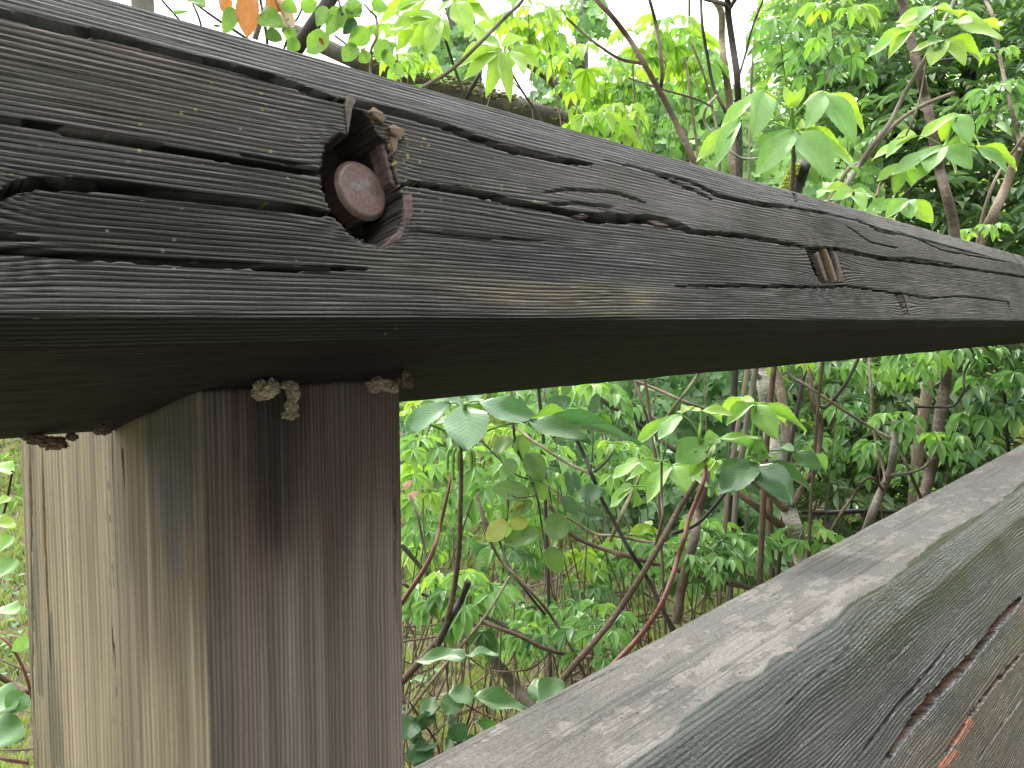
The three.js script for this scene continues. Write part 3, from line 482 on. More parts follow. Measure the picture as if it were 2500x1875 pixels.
// ---------------------------------------------------------------- buckeye leaves
const hub = (plant, hx, hy, z, tips, m, from, alpha = .5) => { // a leaf: stalk plus leaflets whose tips are traced; tips: [x, y, width, depth change, material?]
  const b = plant.userData.base, h = at(hx, hy, z), src = from ? at(from[0], from[1], from[2] ?? z) : at(hx, hy + 8, z);
  const leaf = mesh('leaf', tubeGeo([src, src.clone().lerp(h, .5).add(V(0, .006, 0)), h].map(p => p.clone().sub(b)), [.0016, .0013, .0012], 5), BK.green, plant); leaf.userData.base = b;
  tips.forEach(([x, y, w, dz = rr(-.05, .05), mm], i) => {
    const q = at(x, y, z + dz), c = toCam(h), up = V(0, 1, 0).multiplyScalar(1 - alpha).addScaledVector(c, alpha).add(V(rr(-.25, .25), 0, rr(-.2, .2)));
    leafBetween(leaf, 'leaflet', GE.leaflet[i % 3], mm || m, h, q, w * z / F * 1.02, up);
  });
  return leaf;
};
// whole leaves made once, then cloned: five to seven leaflets fanned round the stalk's end
const fan = (big) => [0, 1, 2, 3].map(v => {
  const n = 5 + v % 3, geos = [], set = big ? GE.leaflet : GE.small;
  for (let i = 0; i < n; i++) {
    const a = (i / (n - 1) - .5) * mix(2.6, 3.4, rnd()), L = mix(1, .62, Math.abs(i / (n - 1) - .5) * 2) * rr(.9, 1.08), dr = -rr(.1, .55);
    const X = V(Math.cos(a) * Math.cos(dr), Math.sin(dr), Math.sin(a) * Math.cos(dr)), Y = V(rr(-.2, .2), 1, rr(-.2, .2)); geos.push(set[i % 3].clone().applyMatrix4(M4(V(0, 0, 0), X, Y, L, L, L * rr(.32, .4))));
  }
  geos.push(tubeGeo([V(-.75, -.1, 0), V(-.35, .02, 0), V(0, 0, 0)], [.014, .012, .01], 4, 4)); return mergeGeometries(geos);
});
const FAN = fan(false), FANBIG = fan(true);
function sprig(plant, x, y, z, size, ms, count = 4, big = false) { // leaves set round a shoot tip; size = leaflet length in pixels
  const b = plant.userData.base, o = at(x, y, z), L = size * z / F; let a0 = rr(0, 6.28);
  for (let i = 0; i < count; i++) {
    a0 += 2 * Math.PI / count + rr(-.3, .3); const e = rr(-.1, .5), X = V(Math.cos(a0) * Math.cos(e), Math.sin(e), Math.sin(a0) * Math.cos(e)), p = o.clone().addScaledVector(X, L * .75);
    const lf = mesh('leaf', (big ? FANBIG : FAN)[Math.floor(rnd() * 4)], ms[Math.floor(rnd() * ms.length)], plant); setM(lf, M4(p.sub(b), V(X.x, X.y - .45, X.z), V(rr(-.3, .3), 1, rr(-.3, .3)), L * rr(.85, 1.15), L, L));
  }
}
const YF = [LM.young, LM.fresh, LM.fresh], FM = [LM.fresh, LM.mid, LM.mid], MD = [LM.mid, LM.mid, LM.deep], YY = [LM.young, LM.young, LM.fresh];

// -- shrub reaching over the railing beside the post
{
  const xy = [1124, 1085, 1126, 1144, 1124, 1242, 1121, 1340, 1108, 1438, 1095, 1500, 1080, 1547, 1045, 1592, 990, 1655], p = newPlant('buckeye_shrub', 'leafy shoot with large wet leaflets spread just beside the post', 'shrub', footOf(xy, 1.0, 1.15));
  stem(p, 'stem', BK.brown, xy, 1.0, 1.15, 5, 9, true); stem(p, 'stub', BK.dark, [1143, 1422, 1125, 1466, 1098, 1514, 1069, 1574], 1.08, 1.1, 8, 8); stem(p, 'shoot_tip', BK.green, [1136, 985, 1130, 1030, 1124, 1090], 1.0, 1.0, 6, 5);
  hub(p, 1136, 990, 1.0, [[1142, 1092, 108, -.06, LM.gloss], [1060, 965, 40, .03], [1180, 962, 44, .03]], LM.gloss, [1130, 1020], .62);
  hub(p, 1100, 984, 1.0, [[972, 1058, 66, -.01, LM.gloss], [1010, 975, 40, .05, LM.deep]], LM.gloss, [1128, 1010], .35); hub(p, 1168, 980, 1.0, [[1342, 1040, 74, -.02, LM.gloss]], LM.gloss, [1128, 1010], .4);
  hub(p, 1290, 1028, .98, [[1442, 1070, 60, -.04, LM.deep], [1580, 1056, 44, .05, LM.gloss], [1440, 1015, 40, .08, LM.fresh]], LM.gloss, [1124, 1088], .35); hub(p, 985, 1030, 1.0, [[900, 1060, 50], [930, 1000, 46]], LM.gloss, [1120, 1072], .4);
  for (const [x, y] of [[1092, 1148], [1106, 1172], [1118, 1150], [1158, 1140], [1150, 1150]]) stem(p, 'bud_scale', BK.green, [1126, 1098, (x + 1126) / 2 + (x - 1126) * .4, 1102, x, y], 1.0, .99, 4.5, 4, false, .1);
}
// -- red-stemmed shoots
{
  const xy = [1109, 1116, 1095, 1195, 1075, 1281, 1062, 1332, 1044, 1375, 981, 1473], p = newPlant('red_twig', 'forked red-barked twig rising close against the post', 'twig', footOf(xy, 1.2, 1.15));
  stem(p, 'stem', BK.red, xy, 1.2, 1.15, 3.2, 6.5, true); stem(p, 'branch', BK.dark, [1001, 1210, 1020, 1261, 1032, 1320, 1044, 1375], 1.25, 1.17, 2.5, 3.5);
  sprig(p, 1009, 1093, 1.5, 60, FM, 3); leafBetween(p, 'leaf', GE.broad[0], LM.pink, at(985, 1190, 1.3), at(1008, 1172, 1.28), .010, toCam(at(985, 1190, 1.3))); leafBetween(p, 'leaf', GE.broad[0], LM.pink, at(996, 1216, 1.3), at(1024, 1200, 1.28), .012, toCam(at(985, 1190, 1.3)));
}
// -- drooping twig with oval leaves
{
  const p = newPlant('oval_leaf_twig', 'drooping dark twig hung with dull oval leaves, one yellow', 'twig', at(1254, 1000, 1.35));
  stem(p, 'stem', BK.dark, [1246, 930, 1252, 1000, 1259, 1085, 1287, 1148, 1310, 1210, 1322, 1281, 1330, 1340], 1.3, 1.25, 3.6, 2); stem(p, 'branch', BK.dark, [1175, 1075, 1220, 1122, 1262, 1160, 1290, 1170], 1.3, 1.27, 2, 2); stem(p, 'branch', BK.dark, [1310, 1210, 1262, 1215, 1238, 1195], 1.26, 1.26, 1.6, 1.4); stem(p, 'branch', BK.dark, [1240, 1165, 1242, 1220, 1238, 1275], 1.27, 1.27, 2, 1.5); stem(p, 'branch', BK.tan, [1290, 1160, 1350, 1195, 1420, 1250], 1.26, 1.3, 1.6, 1.6);
  const O = (x0, y0, x1, y1, w, m = LM.oval, dz = 0) => { const a = at(x0, y0, 1.26), c = toCam(a); leafBetween(p, 'leaf', GE.oval[Math.floor(rnd() * 2)], m, a, at(x1, y1, 1.26 + dz), w * 1.26 / F, c.add(V(rr(-.3, .3), rr(0, .5), rr(-.2, .2)))); };
  O(1294, 1208, 1198, 1186, 50); O(1262, 1128, 1226, 1152, 42); O(1284, 1106, 1326, 1176, 58); O(1300, 1160, 1332, 1225, 52, LM.oval, .04); O(1328, 1290, 1396, 1282, 66); O(1318, 1300, 1230, 1326, 50); O(1240, 1275, 1186, 1318, 54, LM.yellow); O(1336, 1338, 1372, 1398, 52);
  O(1330, 1000, 1394, 972, 44, LM.ovalDark); O(1252, 1072, 1196, 1102, 40, LM.oval, .05); O(1262, 1066, 1290, 1120, 46, LM.oval, .06); O(1372, 1212, 1412, 1258, 34, LM.ovalDark); O(1414, 1208, 1478, 1196, 46, LM.ovalDark); O(1420, 1250, 1480, 1262, 34, LM.ovalDark); O(1256, 1230, 1286, 1250, 30, LM.yellow); O(1290, 1275, 1240, 1282, 34, LM.yellow); O(1384, 1150, 1398, 1214, 22, LM.ovalDark); O(1300, 1222, 1246, 1262, 30, LM.oval); O(1400, 1150, 1412, 1200, 20, LM.ovalDark); O(1388, 930, 1376, 968, 26); O(1460, 960, 1440, 1020, 26, LM.ovalDark); O(1110, 1020, 1050, 1040, 50, LM.oval, .1); O(1110, 1040, 1130, 1110, 44, LM.oval, .1);
}
// -- shrub in the opening under the handrail
{
  const xy = [1715, 1099, 1722, 1129, 1716, 1180, 1701, 1219, 1680, 1271, 1671, 1313, 1656, 1358, 1641, 1410, 1609, 1485, 1560, 1555, 1490, 1630], p = newPlant('buckeye_shrub', 'bright buckeye shoots on curved red-brown stems in the opening under the handrail', 'shrub', footOf(xy, 1.35, 1.2)), z = 1.35;
  stem(p, 'stem', BK.red, xy, z, 1.2, 5, 7, true); stem(p, 'shoot_tip', BK.green, [1712, 1030, 1708, 1065, 1715, 1100], z, z, 3.5, 5); stem(p, 'shoot_tip', BK.green, [1845, 990, 1838, 1060, 1824, 1122], 1.4, 1.4, 4, 6);
  stem(p, 'stem', BK.brown, [1702, 1175, 1655, 1246, 1616, 1320, 1565, 1406, 1498, 1508, 1418, 1604, 1355, 1680], 1.4, 1.2, 7, 8.5, true); stem(p, 'branch', BK.dark, [1824, 1122, 1780, 1192, 1701, 1280, 1641, 1304], 1.42, 1.38, 4, 4.5); stem(p, 'branch', BK.brown, [1615, 1126, 1615, 1216, 1617, 1265, 1600, 1330], 1.4, 1.36, 3, 4);
  hub(p, 1662, 1012, z, [[1607, 1068, 44, -.05], [1540, 1083, 34, .02, LM.fresh], [1690, 985, 26, .04, LM.young]], LM.mid, [1706, 1060], .5); hub(p, 1712, 1002, z, [[1650, 1000, 26, .05, LM.young], [1790, 1008, 34, -.03, LM.young], [1770, 1022, 26, .02, LM.fresh]], LM.young, [1710, 1050], .3);
  hub(p, 1842, 985, 1.4, [[1896, 1068, 54, -.06, LM.fresh], [1982, 1044, 36, .02, LM.fresh], [1776, 1022, 38, -.04, LM.fresh], [1926, 1028, 42, .08, LM.young], [1794, 972, 34, .05, LM.young], [1752, 992, 36, .1, LM.young]], LM.young, [1840, 1050], .45);
  hub(p, 1718, 1076, z, [[1656, 1126, 74, -.05, LM.mid], [1760, 1062, 40, .03, LM.fresh]], LM.mid, [1714, 1090], .7); hub(p, 1748, 1072, 1.38, [[1862, 1064, 32, -.02, LM.fresh], [1684, 1160, 40, -.05, LM.fresh], [1886, 1090, 40, .04, LM.mid]], LM.fresh, [1714, 1090], .25);
  hub(p, 1843, 1132, 1.36, [[1758, 1198, 76, -.08, LM.wet], [1932, 1218, 78, -.08, LM.wet], [1994, 1182, 42, .0, LM.deep], [1738, 1150, 44, .03, LM.deep], [1900, 1100, 34, .1, LM.mid]], LM.wet, [1826, 1118], .55); hub(p, 1939, 1103, 1.4, [[2004, 1144, 46, -.04, LM.deep], [1900, 1086, 30, .05, LM.deep], [2030, 1130, 36, .06, LM.mid]], LM.deep, [1826, 1116], .45);
  hub(p, 1640, 1136, 1.5, [[1560, 1192, 58, -.04], [1578, 1214, 44, -.08], [1680, 1196, 50, -.06], [1735, 1182, 60, .03], [1520, 1160, 40, .06]], LM.fresh, [1617, 1128], .5); hub(p, 1560, 1126, 1.5, [[1496, 1164, 44], [1516, 1140, 36], [1600, 1150, 40]], LM.fresh, [1615, 1128], .4); hub(p, 1545, 1186, 1.45, [[1484, 1236, 44], [1500, 1210, 40], [1560, 1232, 40]], LM.fresh, [1614, 1210], .5);
  for (const [dx, dy] of [[-18, -60], [0, -70], [16, -58], [-9, -40]]) stem(p, 'bud', BK.greenDark, [1615 + dx, 1126 + dy, 1615 + dx * .8, 1110 + dy * .4, 1615, 1128], 1.4, 1.4, 2, 3); for (const [x, y] of [[1700, 1096], [1706, 1106], [1728, 1096]]) stem(p, 'bud_scale', BK.green, [1715, 1092, x, y - 4, x - 3, y + 6], 1.35, 1.34, 3.5, 3);
  hub(p, 1590, 1284, 1.5, [[1538, 1302, 30, -.02, LM.young], [1576, 1270, 22, .02, LM.young], [1594, 1306, 24, 0, LM.young]], LM.young, [1600, 1320], .6);
}
// -- shrubs above the handrail
{
  const z = 1.66, xy = [1934, 262, 1938, 330, 1932, 420, 1922, 560, 1900, 800], p = newPlant('buckeye_shrub', 'buckeye shoot with large pale drooping leaflets over the middle of the handrail', 'shrub', footOf(xy, z, 1.75));
  stem(p, 'stem', BK.green, [1934, 262, 1936, 320], z, z, 4, 5); stem(p, 'stem', BK.brown, [1936, 318, 1936, 420, 1922, 560, 1900, 800], z, 1.75, 5, 7, true);
  hub(p, 1866, 221, z, [[1756, 306, 44, -.02, LM.fresh], [1846, 322, 58, -.07, LM.mid], [1826, 268, 40, .05, LM.young], [1880, 300, 50, .05, LM.young]], LM.mid, [1934, 285], .55);
  hub(p, 1808, 292, z - .03, [[1698, 388, 44, -.02, LM.young], [1746, 392, 42, -.06, LM.mid], [1850, 270, 36, .04, LM.young]], LM.mid, [1932, 315], .45);
  hub(p, 2011, 225, z, [[1972, 306, 46, -.06, LM.mid], [2090, 338, 56, -.06, LM.mid], [2130, 304, 44, .03, LM.young], [1958, 250, 34, .05, LM.young]], LM.mid, [1936, 285], .5);
  hub(p, 1942, 319, z - .03, [[1828, 366, 46, .03, LM.mid], [1850, 414, 62, -.06, LM.mid], [2030, 418, 74, -.08, LM.mid], [2106, 410, 46, -.04, LM.fresh], [2098, 376, 52, .05, LM.young], [1990, 300, 30, .06, LM.young]], LM.mid, [1936, 330], .55);
  for (const [x, y] of [[1914, 206], [1968, 209], [1942, 214], [1930, 222]]) leafBetween(p, 'leaf', GE.leaflet[0], LM.young, at(1932, 268, z), at(x, y, z + rr(-.03, .03)), .016, toCam(at(1932, 268, z)));
}
{
  const z = 2.4, xy = [2300, 372, 2269, 416, 2218, 467, 2168, 517, 2120, 600], p = newPlant('buckeye_shrub', 'buckeye shoot of glossy arching leaflets before the brown trunk', 'shrub', footOf(xy, z, 2.45));
  stem(p, 'stem', BK.dark, xy, z, 2.45, 3, 4.5, true); stem(p, 'shoot_tip', BK.green, [2336, 285, 2318, 330, 2300, 374], z, z, 3, 4.5); stem(p, 'branch', BK.red, [2215, 380, 2193, 416, 2153, 445, 2140, 480], z + .05, z + .05, 2.6, 3.4);
  hub(p, 2238, 331, z, [[2125, 384, 46, 0, LM.young], [2160, 372, 36, -.06, LM.fresh], [2180, 330, 34, .06, LM.young]], LM.young, [2300, 355], .35); hub(p, 2334, 277, z, [[2240, 336, 42, .02, LM.young], [2294, 346, 38, .05, LM.young], [2367, 341, 46, -.06, LM.mid], [2398, 350, 36, .03, LM.young]], LM.fresh, [2312, 345], .5);
  hub(p, 2300, 358, z - .03, [[2174, 422, 46, -.02, LM.mid], [2264, 408, 60, -.07, LM.mid], [2376, 403, 56, -.05, LM.mid], [2234, 438, 40, -.04, LM.fresh], [2345, 420, 36, .05, LM.young], [2392, 346, 30, .05, LM.fresh]], LM.mid, [2302, 368], .55); hub(p, 2380, 358, z, [[2424, 395, 40, .03, LM.young], [2468, 414, 42, -.04, LM.mid], [2502, 398, 32, .03, LM.young]], LM.fresh, [2306, 366], .45);
  hub(p, 2200, 400, z + .06, [[2140, 440, 30], [2186, 470, 34], [2240, 456, 34], [2254, 420, 30]], LM.fresh, [2193, 416], .5);
}
{
  const z = 1.9, xy = [2290, 100, 2254, 152, 2207, 231, 2168, 307, 2131, 354, 2102, 398, 2059, 463, 2010, 560], p = newPlant('buckeye_shrub', 'tall slanting stick topped with sunlit yellow-green buckeye leaves', 'shrub', footOf(xy, z, 2.0));
  stem(p, 'stem', BK.grey, xy, z, 2.0, 5, 7, true); stem(p, 'branch', BK.grey, [2334, -10, 2298, 69, 2254, 152], 2.0, z + .02, 4, 5); stem(p, 'stem', BK.tan, [2330, 226, 2269, 250, 2207, 286, 2160, 329, 2110, 391, 2074, 410, 2030, 480, 1990, 560], 2.05, 2.05, 4.5, 5.5, true); stem(p, 'branch', BK.tan, [2262, 150, 2250, 220, 2230, 290, 2212, 330], 1.98, 2.0, 2, 2.2);
  hub(p, 2240, 65, z, [[2110, 136, 36, .0, LM.fresh], [2128, 110, 44, .05, LM.young], [2170, 122, 36, -.04, LM.young], [2190, 56, 46, .06, LM.young]], LM.young, [2290, 100], .4); hub(p, 2280, 20, z, [[2186, 50, 48, .04, LM.young], [2370, 38, 44, .05, LM.young], [2244, 40, 34, -.05, LM.mid]], LM.young, [2292, 92], .4);
  hub(p, 2327, 54, z, [[2454, 88, 62, -.03, LM.young], [2450, 52, 50, .06, LM.young], [2280, 60, 34, -.04, LM.mid], [2370, 50, 40, -.06, LM.fresh]], LM.young, [2294, 96], .4); hub(p, 2305, 98, z, [[2272, 155, 48, -.05, LM.young], [2358, 148, 42, -.06, LM.young], [2414, 138, 58, .02, LM.young], [2222, 122, 38, .04, LM.young], [2268, 96, 30, -.03, LM.mid]], LM.young, [2292, 102], .5);
  stem(p, 'bud', BK.green, [2290, 102, 2284, 116, 2280, 124], z, z - .01, 5, 4); stem(p, 'bud', BK.greenDark, [2296, 104, 2300, 118, 2296, 126], z, z - .01, 4, 3);
}
{
  const z = 1.88, xy = [2084, 470, 2078, 520, 2060, 620], p = newPlant('buckeye_shrub', 'low buckeye leaves just clearing the top edge of the handrail', 'shrub', footOf(xy, z, 1.95));
  stem(p, 'stem', BK.brown, xy, z, 1.95, 3, 4, true); stem(p, 'branch', BK.green, [2218, 490, 2150, 540, 2080, 560], z, z + .05, 2.4, 3);
  hub(p, 2084, 467, z, [[2030, 484, 30, -.03], [2110, 508, 36, -.05], [2006, 456, 34, .04, LM.young], [2140, 480, 30]], LM.fresh, [2080, 500], .6); hub(p, 2218, 488, z, [[2224, 530, 42, -.05, LM.mid], [2280, 540, 46, -.02, LM.young], [2166, 520, 36, -.04, LM.fresh], [2130, 510, 30, 0, LM.mid]], LM.fresh, [2190, 520], .6); hub(p, 2010, 462, z + .1, [[1996, 480, 20], [2030, 440, 22, .04, LM.young]], LM.fresh, [2050, 500], .5);
}
{ // upper middle: cut stick, shoots with backlit leaves
  const z = 1.7, p = newPlant('buckeye_shrub', 'sunlit yellow-green buckeye shoots over the handrail before the mossy limb', 'shrub', footOf([1074, 54, 1106, 155, 1135, 239], z, 1.8));
  stem(p, 'stem', BK.dark, [1074, 54, 1106, 155, 1135, 239, 1180, 380], z, 1.8, 3.2, 4.5, true); stem(p, 'stem', BK.brown, [1222, 127, 1269, 213, 1318, 289, 1380, 420], z, 1.8, 2.6, 3.5, true); stem(p, 'stub', BK.dark, [1171, 181, 1155, 210, 1139, 240, 1130, 300], z, z + .05, 4.5, 5); stem(p, 'branch', BK.brown, [1224, 175, 1246, 195, 1270, 218], z, z, 1.8, 2);
  hub(p, 1074, 45, z, [[1004, 112, 44, -.03, LM.young], [1044, 124, 42, -.06, LM.young], [1090, 90, 34, -.04, LM.young], [990, 30, 50, .04, LM.mid], [940, 60, 48, .05, LM.young]], LM.young, [1076, 58], .55); hub(p, 1110, 4, z, [[1148, 70, 56, -.05, LM.young], [1210, 50, 52, .03, LM.young], [1180, 10, 44, .05, LM.young], [1060, 30, 40, .03, LM.fresh]], LM.young, [1082, 46], .5);
  hub(p, 1050, -10, z + .05, [[960, 22, 46, 0, LM.young], [910, 50, 44, .04, LM.young], [990, 60, 46, .06, LM.young], [1010, -20, 40, .02, LM.mid]], LM.young, [1076, 40], .5); hub(p, 1020, 60, z + .2, [[965, 120, 40, .03, LM.young], [925, 90, 40, .03, LM.young]], LM.young, [1074, 62], .5);
  hub(p, 1222, 120, z, [[1190, 232, 38, -.04, LM.young], [1246, 234, 34, -.05, LM.young], [1110, 150, 44, .0, LM.young], [1130, 190, 36, -.03, LM.young], [1170, 90, 36, .05, LM.fresh], [1290, 80, 36, .05, LM.young]], LM.young, [1226, 134], .5); hub(p, 1252, 122, z, [[1282, 174, 36, -.05, LM.young], [1318, 156, 42, .0, LM.young], [1300, 110, 34, .05, LM.fresh], [1230, 180, 34, .02, LM.fresh]], LM.young, [1230, 135], .5);
  hub(p, 1180, 110, z + .25, [[1150, 150, 34], [1135, 116, 32], [1200, 160, 34], [1225, 100, 32]], LM.young, [1222, 130], .5); hub(p, 1160, 60, z + .3, [[1130, 90, 34], [1176, 104, 36], [1210, 70, 34]], LM.young, [1222, 128], .5);
  const q = newPlant('bare_stick', 'long bare grey stick leaning across the leaves over the handrail', 'stick', footOf([1276, 0, 1106, 166, 1034, 212], 1.5, 1.6)); stem(q, 'stem', BK.grey, [1285, -30, 1276, 0, 1233, 42, 1170, 106, 1106, 166, 1034, 212, 960, 250, 900, 330], 1.5, 1.65, 4, 6, true);
}
// -- broad-leaved sapling over the near end of the handrail, with withered leaves
{
  const z = 1.15, p = newPlant('broadleaf_sapling', 'sapling with round green leaves and hanging withered orange leaves over the handrail', 'sapling', footOf([815, -20, 727, 115, 640, 260], 1.5, 1.6));
  stem(p, 'trunk', BK.dark, [1120, -700, 960, -300, 850, -80, 815, -16, 772, 50, 727, 115, 640, 250, 590, 400], 1.5, 1.65, 15, 19, true); stem(p, 'branch', BK.black, [634, -30, 636, 0, 645, 50, 652, 101, 660, 200], z, z + .1, 3.5, 4); stem(p, 'branch', BK.dark, [380, -20, 402, 8, 432, 42, 470, 90], z, z, 2.6, 3); stem(p, 'branch', BK.black, [466, -20, 470, 6, 480, 30, 490, 58, 500, 120], z, z, 2.6, 3); stem(p, 'branch', BK.dark, [473, 6, 500, 26, 540, 54, 578, 78, 640, 120], z, z + .05, 2.5, 4);
  stem(p, 'branch', BK.tan, [889, 10, 905, 28, 918, 44, 920, 90, 907, 119, 905, 170, 900, 260], z + .3, z + .35, 2.6, 4); stem(p, 'branch', BK.brown, [817, 87, 840, 104, 860, 119, 895, 168, 930, 230], z + .2, z + .3, 2.4, 3.2); stem(p, 'branch', BK.dark, [745, 0, 730, 38, 714, 62, 700, 100, 680, 160], z + .05, z + .1, 2.4, 3); stem(p, 'branch', BK.dark, [824, -10, 830, 14, 836, 36], z, z, 3, 2.6); stem(p, 'branch', BK.grey, [655, 10, 640, 40, 622, 96], z + .4, z + .4, 6, 8);
  const B = (x0, y0, x1, y1, w, m = LM.broad, g = GE.broad[Math.floor(rnd() * 2)], dz = rr(-.02, .03)) => { const a = at(x0, y0, z), c = toCam(a).add(V(rr(-.4, .4), rr(-.2, .5), rr(-.3, .3))); leafBetween(p, 'leaf', g, m, a, at(x1, y1, z + dz), w * z / F * 1.1, c); };
  B(606, -16, 606, 92, 54, LM.brown, GE.broad[0], 0); B(668, -20, 700, 64, 30, LM.tan, GE.curled, 0); B(655, -20, 676, 26, 34, LM.brown, GE.curled, 0); B(560, -16, 548, 26, 30, LM.brown, GE.curled, 0); B(572, 20, 548, 80, 36); B(634, 34, 690, 60, 48); B(650, 76, 690, 98, 30, LM.oval); B(734, 20, 776, 6, 32); B(802, 86, 748, 126, 52); B(862, 30, 812, 60, 46); B(886, 26, 830, 4, 34); B(868, 46, 838, 84, 28, LM.ovalDark); B(900, 70, 850, 110, 44); B(870, 110, 838, 150, 40); B(700, 56, 716, 60, 20, LM.ovalDark); B(720, 70, 700, 100, 30); B(462, -10, 500, 12, 34, LM.broad); B(690, 4, 726, 30, 30); B(940, 96, 920, 150, 34); B(940, 120, 960, 166, 30); B(830, 20, 800, 84, 40); B(904, 130, 876, 150, 28); B(780, 92, 790, 110, 9, LM.rustRed); B(880, 124, 902, 132, 14, LM.yellow); B(420, 30, 460, 28, 9, LM.mid); B(905, 10, 950, 20, 30); B(960, 160, 990, 186, 30); B(520, 62, 542, 64, 6, LM.oval); B(648, 44, 662, 52, 22, LM.ovalDark); B(800, 20, 776, 60, 36); B(850, 10, 880, 40, 36); B(730, 100, 700, 120, 30);
}
// -- low glossy leaves at the foot of the post
{
  const z = .95, p = newPlant('vine_seedling', 'dark broad-leaved seedling on thin red stalks above the lower rail', 'seedling', V(at(1110, 1860, 1.1).x, groundY(at(1110, 1860, 1.1).x, at(1110, 1860, 1.1).z), at(1110, 1860, 1.1).z));
  stem(p, 'stem', BK.red, [1000, 1714, 1033, 1765, 1057, 1798, 1073, 1842, 1080, 1900], z, z + .1, 2.5, 3.5, true); stem(p, 'stem', BK.red, [1158, 1705, 1143, 1759, 1125, 1819, 1110, 1880], z, z + .1, 2.5, 3.5, true); stem(p, 'branch', BK.red, [1137, 1720, 1167, 1738, 1230, 1762, 1290, 1790], z + .05, z + .1, 2, 2.2); stem(p, 'branch', BK.tan, [1040, 1640, 1020, 1690, 1000, 1714], z, z, 2, 2.4);
  const B = (x0, y0, x1, y1, w, m = LM.deep, up = .8) => { const a = at(x0, y0, z); leafBetween(p, 'leaf', GE.broad[1], m, a, at(x1, y1, z + rr(-.03, .05)), w * z / F * 1.1, V(rr(-.2, .2), up, 0).addScaledVector(toCam(a), 1 - up + .15)); };
  B(1156, 1704, 1300, 1730, 60); B(1156, 1704, 1096, 1690, 64); B(1140, 1606, 1012, 1606, 50); B(1140, 1602, 1215, 1592, 30); B(1312, 1712, 1376, 1668, 70, LM.deep, .4); B(1320, 1712, 1310, 1650, 50, LM.deep, .4); B(1042, 1664, 1000, 1656, 26);
  for (let i = 0; i < 16; i++) { const x = rr(985, 1190), y = rr(1690, 1850); B(x, y, x + rr(-70, 70), y + rr(10, 60), rr(40, 60), i % 3 ? LM.wet : LM.deep, .45); }
}
// -- plants at the near side of the post
{
  const z = 1.25, p = newPlant('creeper', 'leafy creeper showing beyond the pale side of the post', 'plant', footOf([60, 1600, 30, 1760, 10, 1900], z, z));
  stem(p, 'stem', BK.red, [-30, 1540, 20, 1570, 60, 1640, 90, 1760, 120, 1900], z, z, 3, 5, true); stem(p, 'branch', BK.dark, [30, 1150, 10, 1250, -20, 1330], z, z, 3, 3); stem(p, 'branch', BK.brown, [-20, 1640, 30, 1670, 70, 1690], z + .1, z + .1, 7, 8); stem(p, 'branch', BK.red, [-30, 1840, 20, 1855, 70, 1862], z, z, 5, 5);
  for (const [a, b, c, d, w, m] of [[0, 1130, 26, 1160, 44, LM.fresh], [-20, 1270, 40, 1290, 40, LM.young], [-10, 1340, 40, 1320, 50, LM.fresh], [-20, 1400, 50, 1380, 60, LM.mid], [-30, 1700, 40, 1730, 90, LM.deep], [-40, 1790, 60, 1800, 100, LM.deep], [10, 1480, 40, 1500, 50, LM.mid], [60, 1690, 20, 1740, 60, LM.deep], [-10, 1230, 30, 1220, 30, LM.young], [70, 1560, 30, 1590, 36, LM.fresh]]) leafBetween(p, 'leaf', GE.broad[0], m, at(a, b, z), at(c, d, z - .02), w * z / F, toCam(at(a, b, z)).add(V(.2, .5, 0)));
}

// ---------------------------------------------------------------- saplings, sticks and trunks behind
const solo = (name, label, cat, group, list, extra) => { // list: [part, bark, xy, z0, z1, r0, r1, ground]
  const f = list[0], p = newPlant(name, label, cat, footOf(f[2], f[3], f[4]), group); list.forEach(s => stem(p, ...s.slice(0, 7), s[7] ?? false, s[8] ?? .06)); if (extra) extra(p); return p;
};
solo('sapling', 'three-forked brown sapling rising over the middle of the handrail', 'sapling', null, [['trunk', BK.brown, [1440, -40, 1458, 0, 1490, 35, 1534, 92, 1569, 149, 1610, 222, 1648, 294, 1689, 380, 1730, 480], 2.2, 2.2, 6, 8, true], ['branch', BK.brown, [1382, 43, 1404, 63, 1458, 108, 1515, 144, 1569, 155], 2.2, 2.2, 2.5, 4.5], ['branch', BK.brown, [1580, -20, 1586, 0, 1601, 57, 1613, 127, 1616, 190, 1612, 222], 2.2, 2.2, 4, 5], ['branch', BK.brown, [1535, 190, 1616, 218, 1705, 244, 1740, 262], 2.3, 2.3, 2.4, 2.6]], p => { sprig(p, 1440, 150, 2.6, 80, YY, 4); sprig(p, 1384, 40, 2.2, 40, YY, 2); });
solo('young_tree', 'dark forked young tree with a straight stem behind the handrail', 'tree', null, [['trunk', BK.dark, [1776, -10, 1778, 32, 1789, 111, 1800, 190, 1803, 285, 1805, 418, 1800, 700, 1792, 990], 2.6, 2.7, 8, 9, true], ['branch', BK.dark, [1690, -20, 1718, -4, 1768, 10, 1778, 24], 2.6, 2.6, 4.5, 6], ['branch', BK.dark, [1820, -30, 1794, 0, 1778, 26], 2.6, 2.6, 4.5, 6], ['branch', BK.dark, [1711, -10, 1715, 63, 1727, 136, 1743, 215, 1768, 266, 1800, 330], 2.6, 2.65, 3.6, 4.6], ['branch', BK.dark, [1868, -20, 1863, 0, 1838, 63, 1819, 136, 1803, 190], 2.6, 2.65, 2, 3]]);
solo('young_tree', 'pale brown young tree standing close beside the dark forked stem', 'tree', null, [['trunk', BK.tan, [1700, -30, 1756, 16, 1762, 95, 1768, 158, 1778, 222, 1784, 316, 1790, 411, 1830, 600, 1870, 800], 3.0, 3.1, 8, 10, true]]);
solo('bare_stick', 'bleached crooked twig caught among the young stems', 'stick', null, [['stem', BK.pale, [1749, 234, 1724, 263, 1719, 294, 1743, 329, 1794, 377, 1822, 388, 1851, 386], 2.4, 2.4, 3.4, 3]]);
